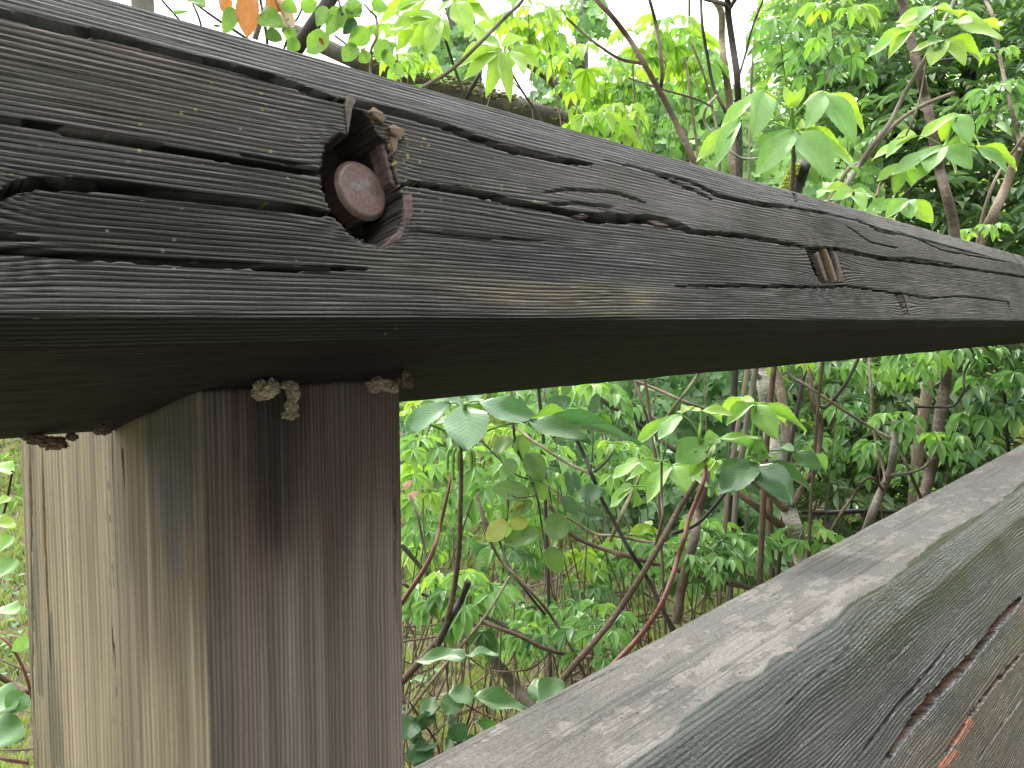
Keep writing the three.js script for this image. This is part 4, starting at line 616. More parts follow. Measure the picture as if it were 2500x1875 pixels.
const sticksUp = [[[1683, -10, 1683, 63, 1686, 95, 1721, 190, 1740, 269, 1753, 340, 1760, 500], 2.9, 3.2], [[1673, 142, 1683, 206, 1692, 285, 1702, 364, 1710, 520], 2.8, 3.2], [[1544, 158, 1553, 285, 1559, 354, 1566, 520], 2.5, 2.6], [[1850, 20, 1838, 140, 1832, 260, 1828, 420, 1820, 600], 3.4, 3]];
sticksUp.forEach(([xy, z, r]) => solo('thin_pole_stem', 'thin straight tan stem among the ivy over the handrail', 'stem', 'thin tan stems over the handrail', [['stem', BK.tan, [...xy, xy[xy.length - 2] + 12, 760], z, z, r, r * 1.1, false]]));
solo('young_tree', 'rosy brown trunk slanting down past the handrail among dark leaves', 'tree', null, [['trunk', BK.rosy, [2185, -50, 2200, 0, 2226, 108, 2244, 174, 2258, 235, 2269, 282, 2283, 362, 2294, 416, 2309, 470, 2330, 560, 2330, 720, 2311, 890, 2308, 945, 2293, 1017, 2286, 1089, 2271, 1154, 2253, 1223, 2235, 1330], 2.6, 2.9, 10, 14, true], ['branch', BK.dark, [2262, 154, 2316, 145, 2367, 137, 2421, 127, 2520, 116], 2.6, 2.5, 3.4, 3], ['branch', BK.dark, [2387, 854, 2355, 908, 2351, 955, 2329, 990, 2290, 994, 2235, 993], 2.7, 2.75, 3, 3.4], ['branch', BK.rosy, [2195, 1093, 2217, 1144, 2242, 1201, 2252, 1225], 2.75, 2.85, 4, 5]], p => { sprig(p, 2235, 868, 2.5, 62, FM, 5); sprig(p, 2330, 862, 2.45, 64, FM, 4); sprig(p, 2286, 1072, 2.5, 62, FM, 5); sprig(p, 2440, 130, 2.5, 40, FM, 4); });
solo('young_tree', 'straight light brown trunk leaning in at the far end of the handrail', 'tree', null, [['trunk', BK.tan, [2540, 240, 2500, 343, 2486, 369, 2457, 452, 2428, 517, 2399, 582, 2360, 680], 3.0, 3.1, 9, 12, true], ['branch', BK.tan, [2500, 333, 2457, 394, 2424, 452, 2395, 542, 2380, 640], 2.95, 3.05, 3.4, 4.4], ['branch', BK.tan, [2400, -20, 2406, 0, 2424, 40, 2439, 127, 2450, 181, 2468, 260, 2486, 333, 2490, 370], 3.1, 3.0, 4, 5]], p => { sprig(p, 2400, 566, 2.85, 44, YF, 5); sprig(p, 2330, 600, 2.8, 40, FM, 4); });
solo('grey_tree', 'pale smooth grey trunk with forked base in the opening under the handrail', 'tree', null, [['trunk', BK.pale, [1838, 700, 1850, 850, 1859, 894, 1866, 945, 1874, 988, 1881, 1053, 1892, 1125, 1912, 1200, 1925, 1245, 1939, 1290, 1953, 1342, 1968, 1400], 2.25, 2.3, 16, 21, true, .03], ['branch', BK.pale, [1812, 880, 1835, 905, 1858, 925], 2.2, 2.25, 6, 8], ['branch', BK.tan, [1827, 1165, 1881, 1205, 1917, 1240], 2.2, 2.28, 9, 13], ['branch', BK.brown, [1780, 1185, 1852, 1241, 1921, 1295, 1940, 1310], 2.25, 2.3, 8, 11], ['branch', BK.brown, [1975, 870, 1986, 988, 2004, 1031, 2000, 1089, 1989, 1147, 1960, 1191, 1931, 1236], 2.25, 2.28, 5, 8], ['branch', BK.dark, [2096, 876, 2062, 941, 2018, 992, 1993, 990], 2.25, 2.25, 4, 4.5], ['branch', BK.tan, [1890, 850, 1924, 912, 1968, 941, 2033, 984, 2130, 1046, 2175, 1070], 2.2, 2.3, 3, 4]], p => { sprig(p, 1960, 1306, 2.2, 56, FM, 4); sprig(p, 2025, 1322, 2.2, 56, FM, 4); sprig(p, 1930, 880, 2.1, 50, YF, 4); });
solo('young_tree', 'slim grey trunk kinking upward above the lower rail', 'tree', null, [['trunk', BK.grey, [2186, 1030, 2185, 1046, 2181, 1107, 2174, 1151, 2152, 1198, 2130, 1252, 2109, 1314, 2080, 1400], 2.5, 2.6, 9, 11, true], ['branch', BK.grey, [2279, 1118, 2257, 1140, 2224, 1154, 2177, 1160], 2.5, 2.52, 2.6, 4.4], ['branch', BK.tan, [2120, 850, 2127, 963, 2134, 1053, 2159, 1154, 2160, 1180], 2.6, 2.55, 3.4, 4], ['branch', BK.brown, [2156, 1198, 2134, 1169, 2109, 1173, 2080, 1216, 2054, 1252, 2018, 1314, 1989, 1357, 1960, 1420], 2.5, 2.4, 3.4, 4]], p => { sprig(p, 2185, 1024, 2.45, 56, FM, 5); sprig(p, 2150, 1090, 2.6, 50, MD, 4); });
solo('buckeye_shrub', 'drooping broad cluster of cool green leaves at the far end under the handrail', 'shrub', null, [['stem', BK.dark, [2450, 930, 2455, 1000, 2460, 1080, 2470, 1160, 2490, 1300], 2.95, 3.0, 4, 5, true]], p => { for (const [x, y, s] of [[2440, 950, 82], [2400, 1010, 70], [2470, 1010, 80], [2500, 920, 70], [2430, 870, 60]]) sprig(p, x, y, 2.9, s, MD, 5); });
solo('fallen_stick', 'black fallen branch lying low beyond the lower rail', 'branch', null, [['stem', BK.black, [1960, 1250, 2015, 1252, 2098, 1248, 2217, 1252, 2330, 1262], 3.3, 3.4, 6, 6]]);
// mossy limb across the top
solo('mossy_limb', 'thick mossy limb lying behind the leaves over the handrail', 'branch', null, [['limb', BK.moss, [700, 70, 850, 140, 980, 192, 1142, 232, 1323, 278, 1460, 330, 1560, 390, 1660, 480], 3.4, 3.2, 18, 27, false, .12], ['branch', BK.lichen, [930, 100, 962, 155, 980, 190], 3.3, 3.35, 5, 6], ['branch', BK.rosy, [1240, 110, 1280, 148, 1356, 206, 1420, 300], 3.0, 3.2, 8, 12]], p => {
  const g = []; for (let i = 0; i < 900; i++) { const k = rnd(), c = at(mix(900, 1460, k), mix(158, 330, k) - rr(4, 36), 3.33 - .1 * rnd()); g.push(new THREE.IcosahedronGeometry(rr(.003, .011), 0).scale(1, .55, 1).translate(c.x - p.userData.base.x, c.y - p.userData.base.y, c.z - p.userData.base.z)); }
  const m = mesh('moss', mergeGeometries(g), mossM, p); m.userData.kind = 'stuff';
});
solo('grey_tree', 'grey trunk seen against white sky over the near end of the handrail', 'tree', null, [['trunk', BK.moss, [330, -1200, 338, -500, 348, 0, 352, 60, 360, 400, 366, 900], 3.2, 3.3, 26, 28, true]]);
solo('mossy_stump', 'short dark stump with bright moss behind the large pale leaves', 'stump', null, [['stump', BK.black, [1965, 400, 1950, 440, 1936, 480, 1930, 600], 2.3, 2.35, 16, 20, false, .15]], p => { const g = []; for (let i = 0; i < 420; i++) { const k = rnd(), c = at(1956 - 26 * k - rr(0, 24), 400 + 60 * k, 2.275 - .02 * rnd()); g.push(new THREE.IcosahedronGeometry(rr(.0015, .0045), 0).translate(c.x - p.userData.base.x, c.y - p.userData.base.y, c.z - p.userData.base.z)); } mesh('moss', mergeGeometries(g), mat(.22, .26, .03, 1), p).userData.kind = 'stuff'; });
// criss-cross branches in the opening
const X1 = [
  ['brown branch curving low across the opening under the handrail', BK.brown, [1342, 1234, 1389, 1300, 1459, 1336, 1538, 1359, 1636, 1387, 1750, 1418, 1850, 1440], 1.9, 2.0, 5, 6.5],
  ['dark straight branch slanting down across the opening from beside the oval leaves', BK.dark, [1380, 1010, 1397, 1050, 1428, 1116, 1444, 1156, 1471, 1222, 1510, 1293, 1538, 1344, 1577, 1406, 1624, 1500, 1680, 1600], 1.5, 1.6, 4.5, 6],
  ['lichen-spotted tan branch meeting the dark slanting branch', BK.tan, [1200, 990, 1252, 1038, 1326, 1093, 1381, 1128, 1440, 1156], 1.6, 1.52, 3, 4.2], ['thick brown branch high in the opening under the handrail', BK.moss, [1400, 920, 1436, 954, 1475, 981, 1521, 1012, 1581, 1054, 1650, 1100], 2.2, 2.2, 6, 7],
  ['tan branch running level just below the handrail', BK.tan, [1500, 905, 1554, 930, 1611, 954, 1665, 978, 1725, 999, 1800, 1020], 2.3, 2.3, 3.8, 4.2], ['yellow lichened branch rising to the handrail', BK.lichen, [1715, 890, 1701, 918, 1671, 960, 1629, 1015, 1590, 1070], 2.2, 2.2, 3.2, 3.8],
  ['thin upright brown stem in front of the ivy', BK.rosy, [1540, 880, 1548, 927, 1569, 987, 1587, 1051, 1600, 1120], 2.3, 2.3, 3.2, 3.4], ['smooth tan branch just behind the thin upright stem', BK.tan, [1440, 905, 1472, 933, 1521, 969, 1563, 999, 1593, 1018, 1640, 1050], 2.5, 2.5, 3.4, 3.6],
  ['long brown branch sweeping low beside the post towards the lower rail', BK.brown, [985, 1425, 1009, 1440, 1054, 1460, 1125, 1499, 1179, 1520, 1268, 1553, 1328, 1583, 1403, 1601, 1500, 1612, 1600, 1630], 1.5, 1.5, 4.5, 6], ['straight tan stick leaning across the low branches beside the post', BK.tan, [1245, 1407, 1209, 1469, 1167, 1529, 1110, 1595, 1054, 1663, 1000, 1735, 960, 1790], 1.35, 1.3, 3.2, 4.6],
  ['brown stick running down to the crossing of the low branches', BK.brown, [1165, 1203, 1185, 1289, 1224, 1371, 1263, 1410, 1316, 1466, 1358, 1523, 1403, 1598, 1440, 1680], 1.5, 1.45, 3.4, 4.4], ['black twig beside the hanging oval leaves', BK.black, [1165, 1215, 1195, 1290, 1220, 1324, 1240, 1379, 1290, 1450, 1330, 1500], 1.55, 1.55, 3, 3.6],
  ['rough lichened branch among the stems under the handrail', BK.lichen, [1575, 1140, 1569, 1156, 1540, 1210, 1518, 1256, 1490, 1320], 1.9, 1.9, 4.5, 5.5], ['rough-barked brown stem behind the red-brown shoots', BK.rosy, [1725, 1150, 1719, 1192, 1705, 1250, 1695, 1313, 1671, 1400, 1650, 1520], 1.9, 1.9, 10, 12],
  ['pale dead branch lying among small leaves near the lower rail', BK.tan, [1660, 1350, 1698, 1364, 1747, 1379, 1804, 1397, 1880, 1420], 2.0, 2.0, 4.4, 5], ['arched tan branch in front of the grass under the handrail', BK.tan, [1380, 1262, 1408, 1277, 1455, 1304, 1506, 1308, 1560, 1320, 1640, 1330], 2.0, 2.0, 3.2, 4], ['fine upward-curving twig above the low crossing branches', BK.brown, [1130, 1590, 1180, 1630, 1240, 1640, 1300, 1630, 1340, 1595], 1.6, 1.6, 2, 2.4],
  ['dark tilted branch crossing the grass beside the post', BK.moss, [980, 1330, 1060, 1420, 1130, 1480, 1200, 1510, 1290, 1560], 2.1, 2.0, 6, 7], ['level brown twig near the foot of the opening', BK.brown, [985, 1530, 1040, 1528, 1100, 1518, 1150, 1508], 1.7, 1.7, 2.6, 2.6], ['second level twig under the first beside the post', BK.brown, [985, 1566, 1060, 1555, 1120, 1535, 1180, 1522], 1.7, 1.7, 2.6, 2.6],
  ['fallen rough log lying on the grass slope', BK.moss, [1120, 1530, 1170, 1570, 1215, 1620, 1260, 1680, 1310, 1740], 2.6, 2.5, 12, 16],
];
X1.forEach(([label, b, xy, z0, z1, r0, r1], i) => { const p = newPlant(/log/.test(label) ? 'fallen_log' : 'branch', label, /log/.test(label) ? 'log' : 'branch', at(xy[0], xy[1], z0)); stem(p, 'stem', b, xy, z0, z1, r0, r1, false, .12); if (i === 1) { stem(p, 'twig', b, [1498, 1101, 1479, 1128, 1451, 1152], 1.5, 1.5, 2.4, 3.4); sprig(p, 1500, 1092, 1.5, 34, YF, 3); } });
// buckeye seedlings filling the opening and the space over the handrail
const tufts = [[1322, 1104, 1.9, 62, 0], [1162, 1199, 1.8, 62, 0], [1185, 1124, 1.7, 66, 0], [1240, 1200, 2.2, 56, 0], [1290, 1160, 2.4, 60, 1], [1045, 1210, 2.0, 56, 0], [1050, 1300, 2.2, 52, 1], [1079, 1449, 1.45, 66, 1], [1150, 1455, 1.4, 72, 1], [1118, 1414, 1.45, 56, 2], [1230, 1350, 2.2, 50, 1], [1030, 1150, 1.8, 60, 2], [1337, 1541, 1.6, 44, 1], [1453, 1544, 1.45, 64, 1], [1388, 1478, 1.9, 42, 1], [1286, 1547, 1.7, 40, 0], [1480, 1500, 1.7, 50, 0], [1440, 1440, 2.4, 44, 1], [1747, 1313, 2.0, 50, 1], [1808, 1335, 2.0, 56, 1], [1641, 1349, 1.9, 46, 1], [1741, 1364, 1.9, 46, 1], [1690, 1330, 2.2, 44, 0], [1855, 1320, 2.3, 44, 1], [1520, 1100, 2.2, 52, 0], [1480, 1150, 2.1, 50, 0], [1420, 1010, 2.4, 44, 1], [1520, 1000, 2.5, 40, 1], [1330, 1000, 2.4, 44, 0], [1270, 960, 2.6, 44, 0], [1040, 1000, 2.2, 48, 2], [1015, 1040, 2.4, 48, 0], [1380, 1090, 2.2, 46, 1], [1090, 1270, 2.4, 44, 0], [1330, 1240, 2.8, 40, 0], [1480, 1380, 2.6, 40, 1], [1560, 1320, 2.4, 40, 1], [2130, 900, 2.9, 46, 0], [2050, 900, 2.9, 46, 1], [2060, 1000, 3.2, 44, 1], [2000, 1080, 3.2, 44, 1], [2090, 1110, 3.2, 44, 1], [2380, 1100, 2.8, 44, 1], [2230, 900, 2.9, 46, 0], [2240, 1150, 3.0, 40, 1]];
const tuftsUp = [[1445, 300, 2.3, 60, 2], [1500, 290, 2.4, 56, 2], [1400, 330, 2.5, 50, 2], [1560, 100, 2.8, 56, 2], [1640, 60, 2.8, 54, 2], [1660, 110, 3.0, 54, 2], [1700, 160, 3.0, 50, 2], [1480, 190, 2.8, 50, 2], [1560, 220, 2.8, 46, 0], [1420, 220, 2.9, 46, 2], [1600, 170, 3.2, 46, 2], [1330, 40, 2.4, 50, 2], [1350, 120, 2.8, 46, 2], [1290, 30, 2.2, 54, 2], [1250, 60, 2.4, 48, 2], [1000, 150, 2.3, 50, 2], [960, 60, 2.0, 54, 2], [1530, 300, 3.2, 44, 0], [1640, 300, 3.2, 44, 0], [1900, 60, 3.0, 56, 1], [2050, 30, 2.6, 60, 2], [2080, 120, 3.0, 56, 1], [1990, 140, 3.2, 50, 1], [2440, 230, 3.1, 50, 1]];
const zoneLow = (x, y) => x < 1100 ? 'beside the post' : x < 1300 ? (y < 1250 ? 'behind the big wet leaf by the post' : 'among the low crossing branches') : x < 1480 ? (y < 1250 ? 'behind the dark slanting branch' : 'above the lower rail by the crossing branches') : x < 1700 ? (y < 1250 ? 'in front of the dark ivy' : 'below the red-brown stems') : x < 1900 ? 'at the foot of the grey trunk' : x < 2150 ? 'among the bay leaves beyond the grey trunk' : 'beside the rosy brown trunk under the handrail';
const zoneUp = x => x < 1100 ? 'by the broad-leaved sapling over the handrail' : x < 1400 ? 'behind the sunlit buckeye shoots' : x < 1600 ? 'around the three-forked sapling' : x < 1800 ? 'by the dark forked young tree' : 'before the bay trees over the handrail';
const seedling = (list, zone, group) => list.forEach(([x, y, z, s0, k]) => {
  const s = s0 * 1.15; const label = `${['fresh green', 'deeper green', 'yellow-green'][k]} buckeye seedling with fanned leaves ${zone(x, y)}`;
  const foot = at(x + rr(-30, 30), y + 60, z + .1); foot.x += rr(-.55, .55); foot.z += rr(-.5, .3); foot.y = Math.min(foot.y - .3, groundY(foot.x, foot.z)); const p = newPlant('buckeye_seedling', label, 'seedling', foot, group), b = p.userData.base, top = at(x, y, z), mid = top.clone().lerp(foot, .45).add(V(rr(-.22, .22), rr(-.1, .1), rr(-.15, .15)));
  mesh('stem', tubeGeo([top, mid, foot.clone().add(V(0, -.05, 0))].map(q => q.clone().sub(b)), [.0014, .0022, .0035], 6, 14), k === 2 ? BK.tan : BK.brown, p); sprig(p, x, y, z, s, [FM, MD, YY][k], 6); sprig(p, x + rr(-20, 20), y + s * .8, z, s * .85, [FM, MD, YF][k], 3);
});
{ const more = []; while (more.length < 44) { const x = rr(985, 1950), y = rr(930, 1600); if (y > 740 + .5 * (3060 - x)) continue; const z = rr(2.1, 4.0); more.push([x, y, z, rr(48, 64) * 2.3 / z, Math.floor(rnd() * 2.6)]); } tufts.push(...more); }
seedling(tufts, zoneLow, 'buckeye seedlings under the handrail');
seedling(tuftsUp, zoneUp, 'buckeye seedlings over the handrail');

// ---------------------------------------------------------------- leaf masses
const lance = leafGeo({ n: 5, fold: .15, droop: .14, a: 1, b: 1, wave: .01 });
function ivyShape() { const s = new THREE.Shape(), pts = [[-.06, 0], [-.22, .3], [-.02, .34], [.3, .52], [.36, .22], [.62, .30], [1, 0]]; s.moveTo(pts[0][0], 0); pts.slice(1).forEach(p => s.lineTo(p[0], p[1])); pts.slice(0, -1).reverse().forEach(p => s.lineTo(p[0], -p[1])); const g = new THREE.ShapeGeometry(s).rotateX(-Math.PI / 2), a = g.attributes.position; for (let i = 0; i < a.count; i++) a.setY(i, -.22 * a.getX(i) ** 2 + .25 * Math.abs(a.getZ(i))); g.computeVertexNormals(); return g; }
const ivyLeaf = ivyShape(); ivyLeaf.deleteAttribute('uv'); const lanceP = lance.clone(); lanceP.deleteAttribute('uv');
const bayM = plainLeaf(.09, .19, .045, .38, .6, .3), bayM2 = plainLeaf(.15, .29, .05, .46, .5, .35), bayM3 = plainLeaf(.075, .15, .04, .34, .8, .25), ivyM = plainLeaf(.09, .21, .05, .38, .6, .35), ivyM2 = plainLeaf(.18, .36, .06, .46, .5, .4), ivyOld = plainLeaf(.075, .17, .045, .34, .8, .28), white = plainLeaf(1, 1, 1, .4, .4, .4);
// placements = [{m: Matrix4, d: distance}] -> the nearest 300 as leaves of their own, the rest as one mass
function leavesOn(plant, geo, mats, list, single = 300) {
  const b = plant.userData.base, inv = new THREE.Matrix4().makeTranslation(-b.x, -b.y, -b.z), vis = new THREE.Vector3();
  list.forEach(l => { vis.setFromMatrixPosition(l.m).project(camera); l.out = Math.abs(vis.x) > 1.02 || Math.abs(vis.y) > 1.02 ? 100 : 0; }); list.sort((x, y) => x.d + x.out - y.d - y.out);
  list.slice(0, single).forEach(l => { setM(mesh('leaf', geo, mats[l.k % mats.length], plant), l.m.clone().premultiply(inv)); });
  const rest = list.slice(single); if (!rest.length) return; const im = new THREE.InstancedMesh(geo, white, rest.length); im.name = 'foliage'; im.castShadow = im.receiveShadow = true; im.userData.kind = 'stuff'; const c = new THREE.Color();
  rest.forEach((l, i) => { im.setMatrixAt(i, l.m.clone().premultiply(inv)); c.copy(mats[l.k % mats.length].color).multiplyScalar(rr(.8, 1.25)); im.setColorAt(i, c); }); plant.add(im);
}
const frameDist = p => p.distanceTo(EYE);
function spraysIn(n, where, len, perSpray = 9, hang = .5) { // alternate leaves along short hanging twigs
  const out = [];
  for (let i = 0; i < n; i++) {
    const o = where(); if (!o) continue; const a = rr(0, 6.28), T = V(Math.cos(a), -hang * rr(.2, 1.4), Math.sin(a)).normalize(), L = len * rr(1.6, 2.4), k = Math.floor(rnd() * 12);
    for (let j = 0; j < perSpray; j++) { const u = j / perSpray, p = o.clone().addScaledVector(T, L * u), s = V(-T.z, 0, T.x).multiplyScalar(j % 2 ? 1 : -1).addScaledVector(T, .8).add(V(rr(-.3, .3), rr(-.5, .3), rr(-.3, .3))), l = len * rr(.75, 1.2); out.push({ m: M4(p, s, V(rr(-.5, .5), 1, rr(-.5, .5)), l, l, l * .3), d: frameDist(p), k: k + (rnd() < .3 ? 1 : 0) }); }
  }
  return out;
}
function bayTree(label, crown, n, len, mats, foot, limbs) { // crown: list of [px x, y, depth, rx, ry, rz metres]
  const p = newPlant('bay_tree', label, 'tree', foot), b = p.userData.base; mesh('trunk', tubeGeo([V(0, -.1, 0), V(.05, 1, .05), V(-.05, 2.4, .1), V(.1, 4, 0)], [.09, .075, .06, .03], 10, 24, .1), BK.black, p);
  crown.forEach(([x, y, z, rx, ry, rz, share]) => { const c = at(x, y, z).sub(b), t = V(0, Math.min(3.6, Math.max(.5, c.y - .5)), 0); mesh('limb', tubeGeo([t, t.clone().lerp(c, .5).add(V(0, .15, 0)), c], [.03, .02, .008], 7, 10, .1), BK.black, p); });
  const tot = crown.reduce((s, c) => s + c[6], 0), list = []; crown.forEach(([x, y, z, rx, ry, rz, share]) => { const c = at(x, y, z); list.push(...spraysIn(Math.round(n * share / tot), () => { for (;;) { const q = V(rr(-1, 1), rr(-1, 1), rr(-1, 1)); const l = q.length(); if (l < 1 && l > .25) return V(c.x + q.x * rx, c.y + q.y * ry, c.z + q.z * rz); } }, len)); });
  leavesOn(p, lanceP, mats, list.filter(l => new THREE.Vector3().setFromMatrixPosition(l.m).y > groundY(0, 0) - 3)); return p;
}
const gAt = (x, y, z) => { const p = at(x, y, z); p.y = groundY(p.x, p.z); return p; };
bayTree('dark glossy bay tree filling the corner above the far end of the handrail', [[2230, 120, 4.6, .75, .65, .7, 3], [2420, 260, 4.4, .6, .7, .7, 3], [2080, 300, 4.8, .55, .45, .6, 2], [2300, 430, 4.3, .8, .5, .6, 3], [2480, 520, 4.0, .6, .5, .6, 2], [2450, 20, 4.6, .6, .6, .7, 2]], 820, .095, [bayM, bayM2, bayM, bayM3], gAt(2330, 700, 4.9));
bayTree('bay tree with tiers of dark narrow leaves behind the grey trunk', [[2050, 960, 4.2, .7, .4, .6, 3], [2250, 1000, 4.4, .8, .5, .6, 3], [2000, 1150, 4.0, .6, .4, .5, 2], [2200, 1180, 4.2, .7, .4, .5, 2], [2450, 1000, 4.3, .6, .5, .6, 2], [1780, 950, 4.4, .4, .4, .5, 1], [2350, 760, 4.8, .9, .7, .6, 2]], 760, .09, [bayM3, bayM, bayM2, bayM3], gAt(2120, 1150, 5.2));
bayTree('lighter bay tree standing against the white sky', [[2040, 120, 5.2, .42, .5, .6, 3], [2030, 20, 5.4, .4, .5, .6, 2], [2060, 240, 5.0, .5, .4, .5, 2], [2160, -60, 5.6, .8, .5, .6, 2]], 330, .085, [bayM2, bayM, bayM2], gAt(2040, 760, 5.8));
// ivy: leaves facing out of a bank or a trunk
function ivyPatch(label, boxes, mats, size, foot, stems = []) {
  const p = newPlant('ivy', label, 'ivy', foot), b = p.userData.base, list = [];
  boxes.forEach(([x0, y0, x1, y1, z0, z1, n]) => { for (let i = 0; i < n; i++) { const x = rr(x0, x1), y = rr(y0, y1), z = mix(z0, z1, (y1 - y) / (y1 - y0)) + .25 * noise(x * .03, y * .03) + rr(-.12, .12), o = at(x, y, z), out = toCam(o).add(V(rr(-.5, .5), rr(.1, 1.1), rr(-.4, .4))), l = size * rr(.6, 1.25), X = V(rr(-1, 1), rr(-1.2, .1), rr(-.3, .6)); list.push({ m: M4(o, X, out, l, l, l), d: frameDist(o), k: Math.floor(rnd() * 12) }); } });
  stems.forEach(([x0, y0, z0, x1, y1, z1, r]) => mesh('stem', tubeGeo([at(x0, y0, z0), at((x0 + x1) / 2 + rr(-20, 20), (y0 + y1) / 2, (z0 + z1) / 2), at(x1, y1, z1)].map(q => q.sub(b)), [r, r * .9, r * .8], 7, 12, .1), BK.black, p)); leavesOn(p, ivyLeaf, mats, list);
}
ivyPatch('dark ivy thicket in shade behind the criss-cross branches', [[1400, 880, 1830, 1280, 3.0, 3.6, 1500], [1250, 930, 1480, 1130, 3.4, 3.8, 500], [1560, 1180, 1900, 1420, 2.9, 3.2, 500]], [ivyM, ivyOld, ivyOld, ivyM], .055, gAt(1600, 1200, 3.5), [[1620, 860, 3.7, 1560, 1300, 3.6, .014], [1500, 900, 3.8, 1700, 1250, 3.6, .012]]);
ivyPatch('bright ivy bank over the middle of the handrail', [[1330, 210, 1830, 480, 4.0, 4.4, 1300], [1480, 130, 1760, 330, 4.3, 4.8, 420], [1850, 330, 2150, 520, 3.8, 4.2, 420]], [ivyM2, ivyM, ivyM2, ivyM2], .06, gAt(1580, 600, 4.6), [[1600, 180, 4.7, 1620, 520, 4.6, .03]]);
ivyPatch('ivy climbing the leaning trunk behind the sunlit buckeye leaves', [[1010, 60, 1160, 200, 3.8, 4.0, 260], [1300, 110, 1420, 290, 3.9, 4.1, 240], [1400, -20, 1480, 90, 4.2, 4.3, 110]], [ivyM, ivyM2, ivyM], .055, gAt(1200, 600, 4.2), [[1090, -80, 4.0, 1150, 320, 4.0, .07], [1340, 60, 4.1, 1420, 420, 4.0, .04], [1450, -60, 4.4, 1420, 200, 4.3, .04]]);

// ---------------------------------------------------------------- far woodland and ground cover
function mass(name, label, category, geo, m, n, put) { const im = new THREE.InstancedMesh(geo, m, n), c = new THREE.Color(); for (let i = 0; i < n; i++) { const [M, r, g, b] = put(); im.setMatrixAt(i, M); c.setRGB(r, g, b); im.setColorAt(i, c); } im.name = name; im.castShadow = im.receiveShadow = true; tag(im, label, category, null, 'stuff'); scene.add(im); return im; }
{
  const g = []; for (let i = 0; i < 10; i++) { const a = rr(0, 6.28), e = rr(-.9, .6), X = V(Math.cos(a) * Math.cos(e), Math.sin(e), Math.sin(a) * Math.cos(e)); g.push(lanceP.clone().applyMatrix4(M4(V(rr(-.8, .8), rr(-.8, .8), rr(-.8, .8)), X, V(rr(-.6, .6), 1, rr(-.6, .6)), 1, 1, .5))); }
  const clump = mergeGeometries(g);
  mass('far_woodland', 'distant leafy woodland closing the view up the slope', 'woodland', clump, white, 6500, () => {
    const far = rnd(), f = mix(5.2, 17, Math.pow(far, .8)), px = rr(-250, 2750), top = px > 1850 ? mix(-100, -260, ss(1850, 2100, px)) : px > 1150 ? mix(360, 400, ss(1150, 1500, px)) + 90 * noise(px * .012, 4) : 230 + 100 * noise(px * .01, 2);
    let o = at(px, 0, f); const gy = groundY(o.x, o.z), topY = at(px, top, f).y, y = mix(gy, Math.max(gy + .5, topY), Math.pow(rnd(), .8)); o.y = y;
    const s = rr(.09, .15), k = rnd(); return [M4(o, V(rr(-1, 1), rr(-.3, .3), rr(-1, 1)), V(rr(-.2, .2), 1, rr(-.2, .2)), s, s, s), mix(.14, .32, k), mix(.30, .50, k), mix(.04, .05, k)];
  });
  mass('woodland_across_path', 'leafy woodland standing round the walkway behind the camera', 'woodland', clump, white, 1500, () => { const a = rr(.85, 4.25), f = rr(4.5, 8), x = Math.sin(a) * f, z = -Math.cos(a) * f, s = rr(.3, .5), k = rnd(), o = V(x, rr(-.5, 6.5), z); return [M4(o, V(rr(-1, 1), rr(-.3, .3), rr(-1, 1)), V(rr(-.2, .2), 1, rr(-.2, .2)), s, s, s), mix(.06, .12, k), mix(.13, .22, k), mix(.05, .06, k)]; });
  const blades = []; for (let i = 0; i < 7; i++) { const a = rr(0, 6.28), b = new THREE.BufferGeometry(), w = .05, d = V(Math.cos(a), 0, Math.sin(a)).multiplyScalar(rr(.1, .5)), h = rr(.6, 1), x = rr(-.3, .3), z = rr(-.3, .3); b.setAttribute('position', new THREE.Float32BufferAttribute([x - w, 0, z, x + w, 0, z, x + d.x * .4, h * .6, z + d.z * .4, x + d.x, h * .9, z + d.z], 3)); b.setIndex([0, 1, 2, 0, 2, 3]); b.computeVertexNormals(); blades.push(b); }
  mass('grass', 'yellow-green grass covering the slope under the handrail', 'grass', mergeGeometries(blades), plainLeaf(1, 1, 1, .4, .1, .6), 26000, () => { const f = 2.2 + 9 * rnd(), x = rr(-.75, .75) * (f + 1); const s = rr(.06, .14), k = rnd(), o = V(x, groundY(x, -f) - .01, -f); return [M4(o, V(rr(-1, 1), 0, rr(-1, 1)), V(rr(-.3, .3), 1, rr(-.3, .3)), s, s, s), mix(.20, .40, k), mix(.32, .46, k), mix(.05, .11, k)]; });
  mass('ground_cover', 'low leafy ground cover over the bank', 'ground cover', ivyLeaf, white, 9000, () => { const f = 2.2 + 8 * rnd(), x = rr(-.75, .75) * (f + 1), keep = noise(x * 1.3 + 9, f * 1.3) > -.1, s = rr(.03, .06), k = rnd(), o = V(x, groundY(x, -f) + (keep ? rr(.0, .12) : -.2), -f); return [M4(o, V(rr(-1, 1), rr(-.4, .2), rr(-1, 1)), V(rr(-.5, .5), 1, rr(-.5, .5)), s, s, s), mix(.06, .16, k), mix(.16, .32, k), mix(.05, .06, k)]; });
  const tw = tubeGeo([V(-.5, 0, 0), V(-.15, .06, .04), V(.2, -.02, -.03), V(.5, .05, .02)], [.006, .008, .008, .005], 5, 8);
  mass('twig_litter', 'tangle of dry brown twigs over the grass slope', 'twigs', tw, mat(1, 1, 1, .9), 900, () => { const f = 2.6 + 5 * rnd(), x = rr(-.5, .75) * (f + .6), s = rr(.3, 1.0), k = rnd(), o = V(x, groundY(x, -f) + rr(0, .55) * rnd(), -f); return [M4(o, V(rr(-1, 1), rr(-.45, .45), rr(-.6, .6)), V(0, 1, 0), s, s, s), mix(.07, .24, k), mix(.05, .18, k), mix(.035, .13, k)]; });
}
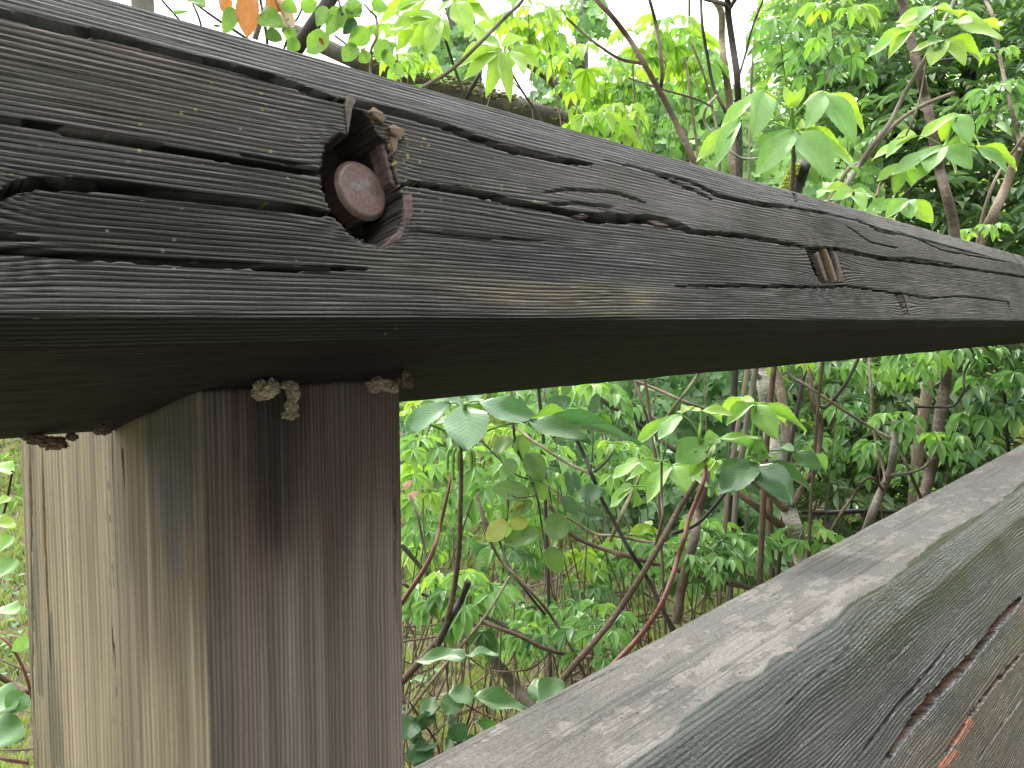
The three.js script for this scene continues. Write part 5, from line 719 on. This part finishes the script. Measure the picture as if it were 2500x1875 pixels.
// cocoons and nests under the handrail
{
  const silk = texture(128, 128, (u, v) => { const s = .6 + .45 * fbm(u * 9, v * 9) + .3 * noise(u * 34, v * 34); return [.42 * s, .34 * s, .25 * s]; }, true), nm = mat(1.25, 1.25, 1.25, .95, { map: silk, bumpMap: silk, bumpScale: .003 }), dk = mat(.5, .42, .36, .95, { map: silk, bumpMap: silk, bumpScale: .003 });
  const lump = (label, m, z, list) => { const c = at(list[0][0], list[0][1], z), t = thing('insect_nest', label, 'insect nest', c); const gs = list.map(([x, y, rx, ry]) => { const g = new THREE.IcosahedronGeometry(1, 4), p = g.attributes.position, o = at(x, y, z).sub(c), k = z / F; for (let i = 0; i < p.count; i++) { const a = p.getX(i), b = p.getY(i), d = p.getZ(i), r = 1 + .28 * noise(a * 3 + x, b * 3 + d * 2) + .2 * noise(a * 8 + y, b * 8 + d * 6) + .12 * noise(a * 19, b * 19 + d * 15); p.setXYZ(i, a * r * rx * k + o.x, b * r * ry * k + o.y, d * r * Math.min(rx, ry) * k + o.z); } g.computeVertexNormals(); return g; }); mesh('nest', mergeGeometries(gs), m, t); };
  lump('crumbly tan insect nest under the handrail beside the long hanging cocoon', nm, .508, [[650, 948, 30, 22], [640, 966, 24, 14], [668, 942, 16, 14]]); lump('long pale cocoon hanging from the handrail underside against the dark post face', nm, .53, [[716, 960, 15, 26], [712, 990, 16, 22], [708, 1012, 19, 12], [704, 940, 18, 12]]);
  lump('torn pale insect nest at the far edge of the post top', nm, .575, [[930, 938, 36, 15], [915, 948, 14, 12], [958, 948, 16, 12]]); lump('dark lump of old nest just past the post edge under the handrail', dk, .588, [[985, 925, 18, 20], [1000, 935, 10, 14]]); lump('dark clotted web and nest over the pale post face', dk, .527, [[90, 1072, 28, 14], [130, 1082, 34, 16], [175, 1066, 14, 10], [65, 1066, 16, 10], [250, 1050, 22, 14]]);
}
const PLK = new THREE.BoxGeometry(.14, .045, 2.1).translate(0, -.03, 0);
// crumbs and a scrap of leaf on the lower rail
{
  const g = new THREE.IcosahedronGeometry(1, 0).scale(1, .6, .8);
  mass('debris', 'crumbs of bark and grit on top of the lower rail', 'debris', g, mat(1, 1, 1, .9), 340, () => { const s = rr(.55, 2.6) ** 1, a = mix(1.02, 1.40, rnd()) * U1, o = railPlace(s, a, mix(-1.0, -1.016, (a / U1 - 1) / .412) * U1 - .0004), r = rr(.0005, .0017), k = rnd() ** 2; return [M4(o, V(rr(-1, 1), 0, rr(-1, 1)), UP, r, r, r), mix(.03, .3, k), mix(.025, .27, k), mix(.02, .23, k)]; });
  const p = newPlant('leaf_scrap', 'tan scrap of dry leaf on the back edge of the lower rail', 'leaf', at(1446, 1655, .93)); leafBetween(p, 'leaf', GE.curled, LM.tan, at(1434, 1662, .925), at(1458, 1648, .93), .008, V(0, 1, .3));
}
// deck of the walkway underfoot
{ const ang = -YAW + Math.PI / 2, deck = thing('walkway_deck', 'grey plank deck of the walkway in front of the railing', 'deck', V(0, 0, 0)); const m = mat(.11, .10, .09, .9); for (let i = 0; i < 34; i++) { const b = mesh('plank', PLK, m, deck); const p = railPlace(-2 + i * .152, -.85, -1.15); b.position.copy(p); b.rotation.y = Math.atan2(-AL.z, AL.x); } }
scene.traverse(o => { delete o.userData.base; });
renderer.render(scene, camera);
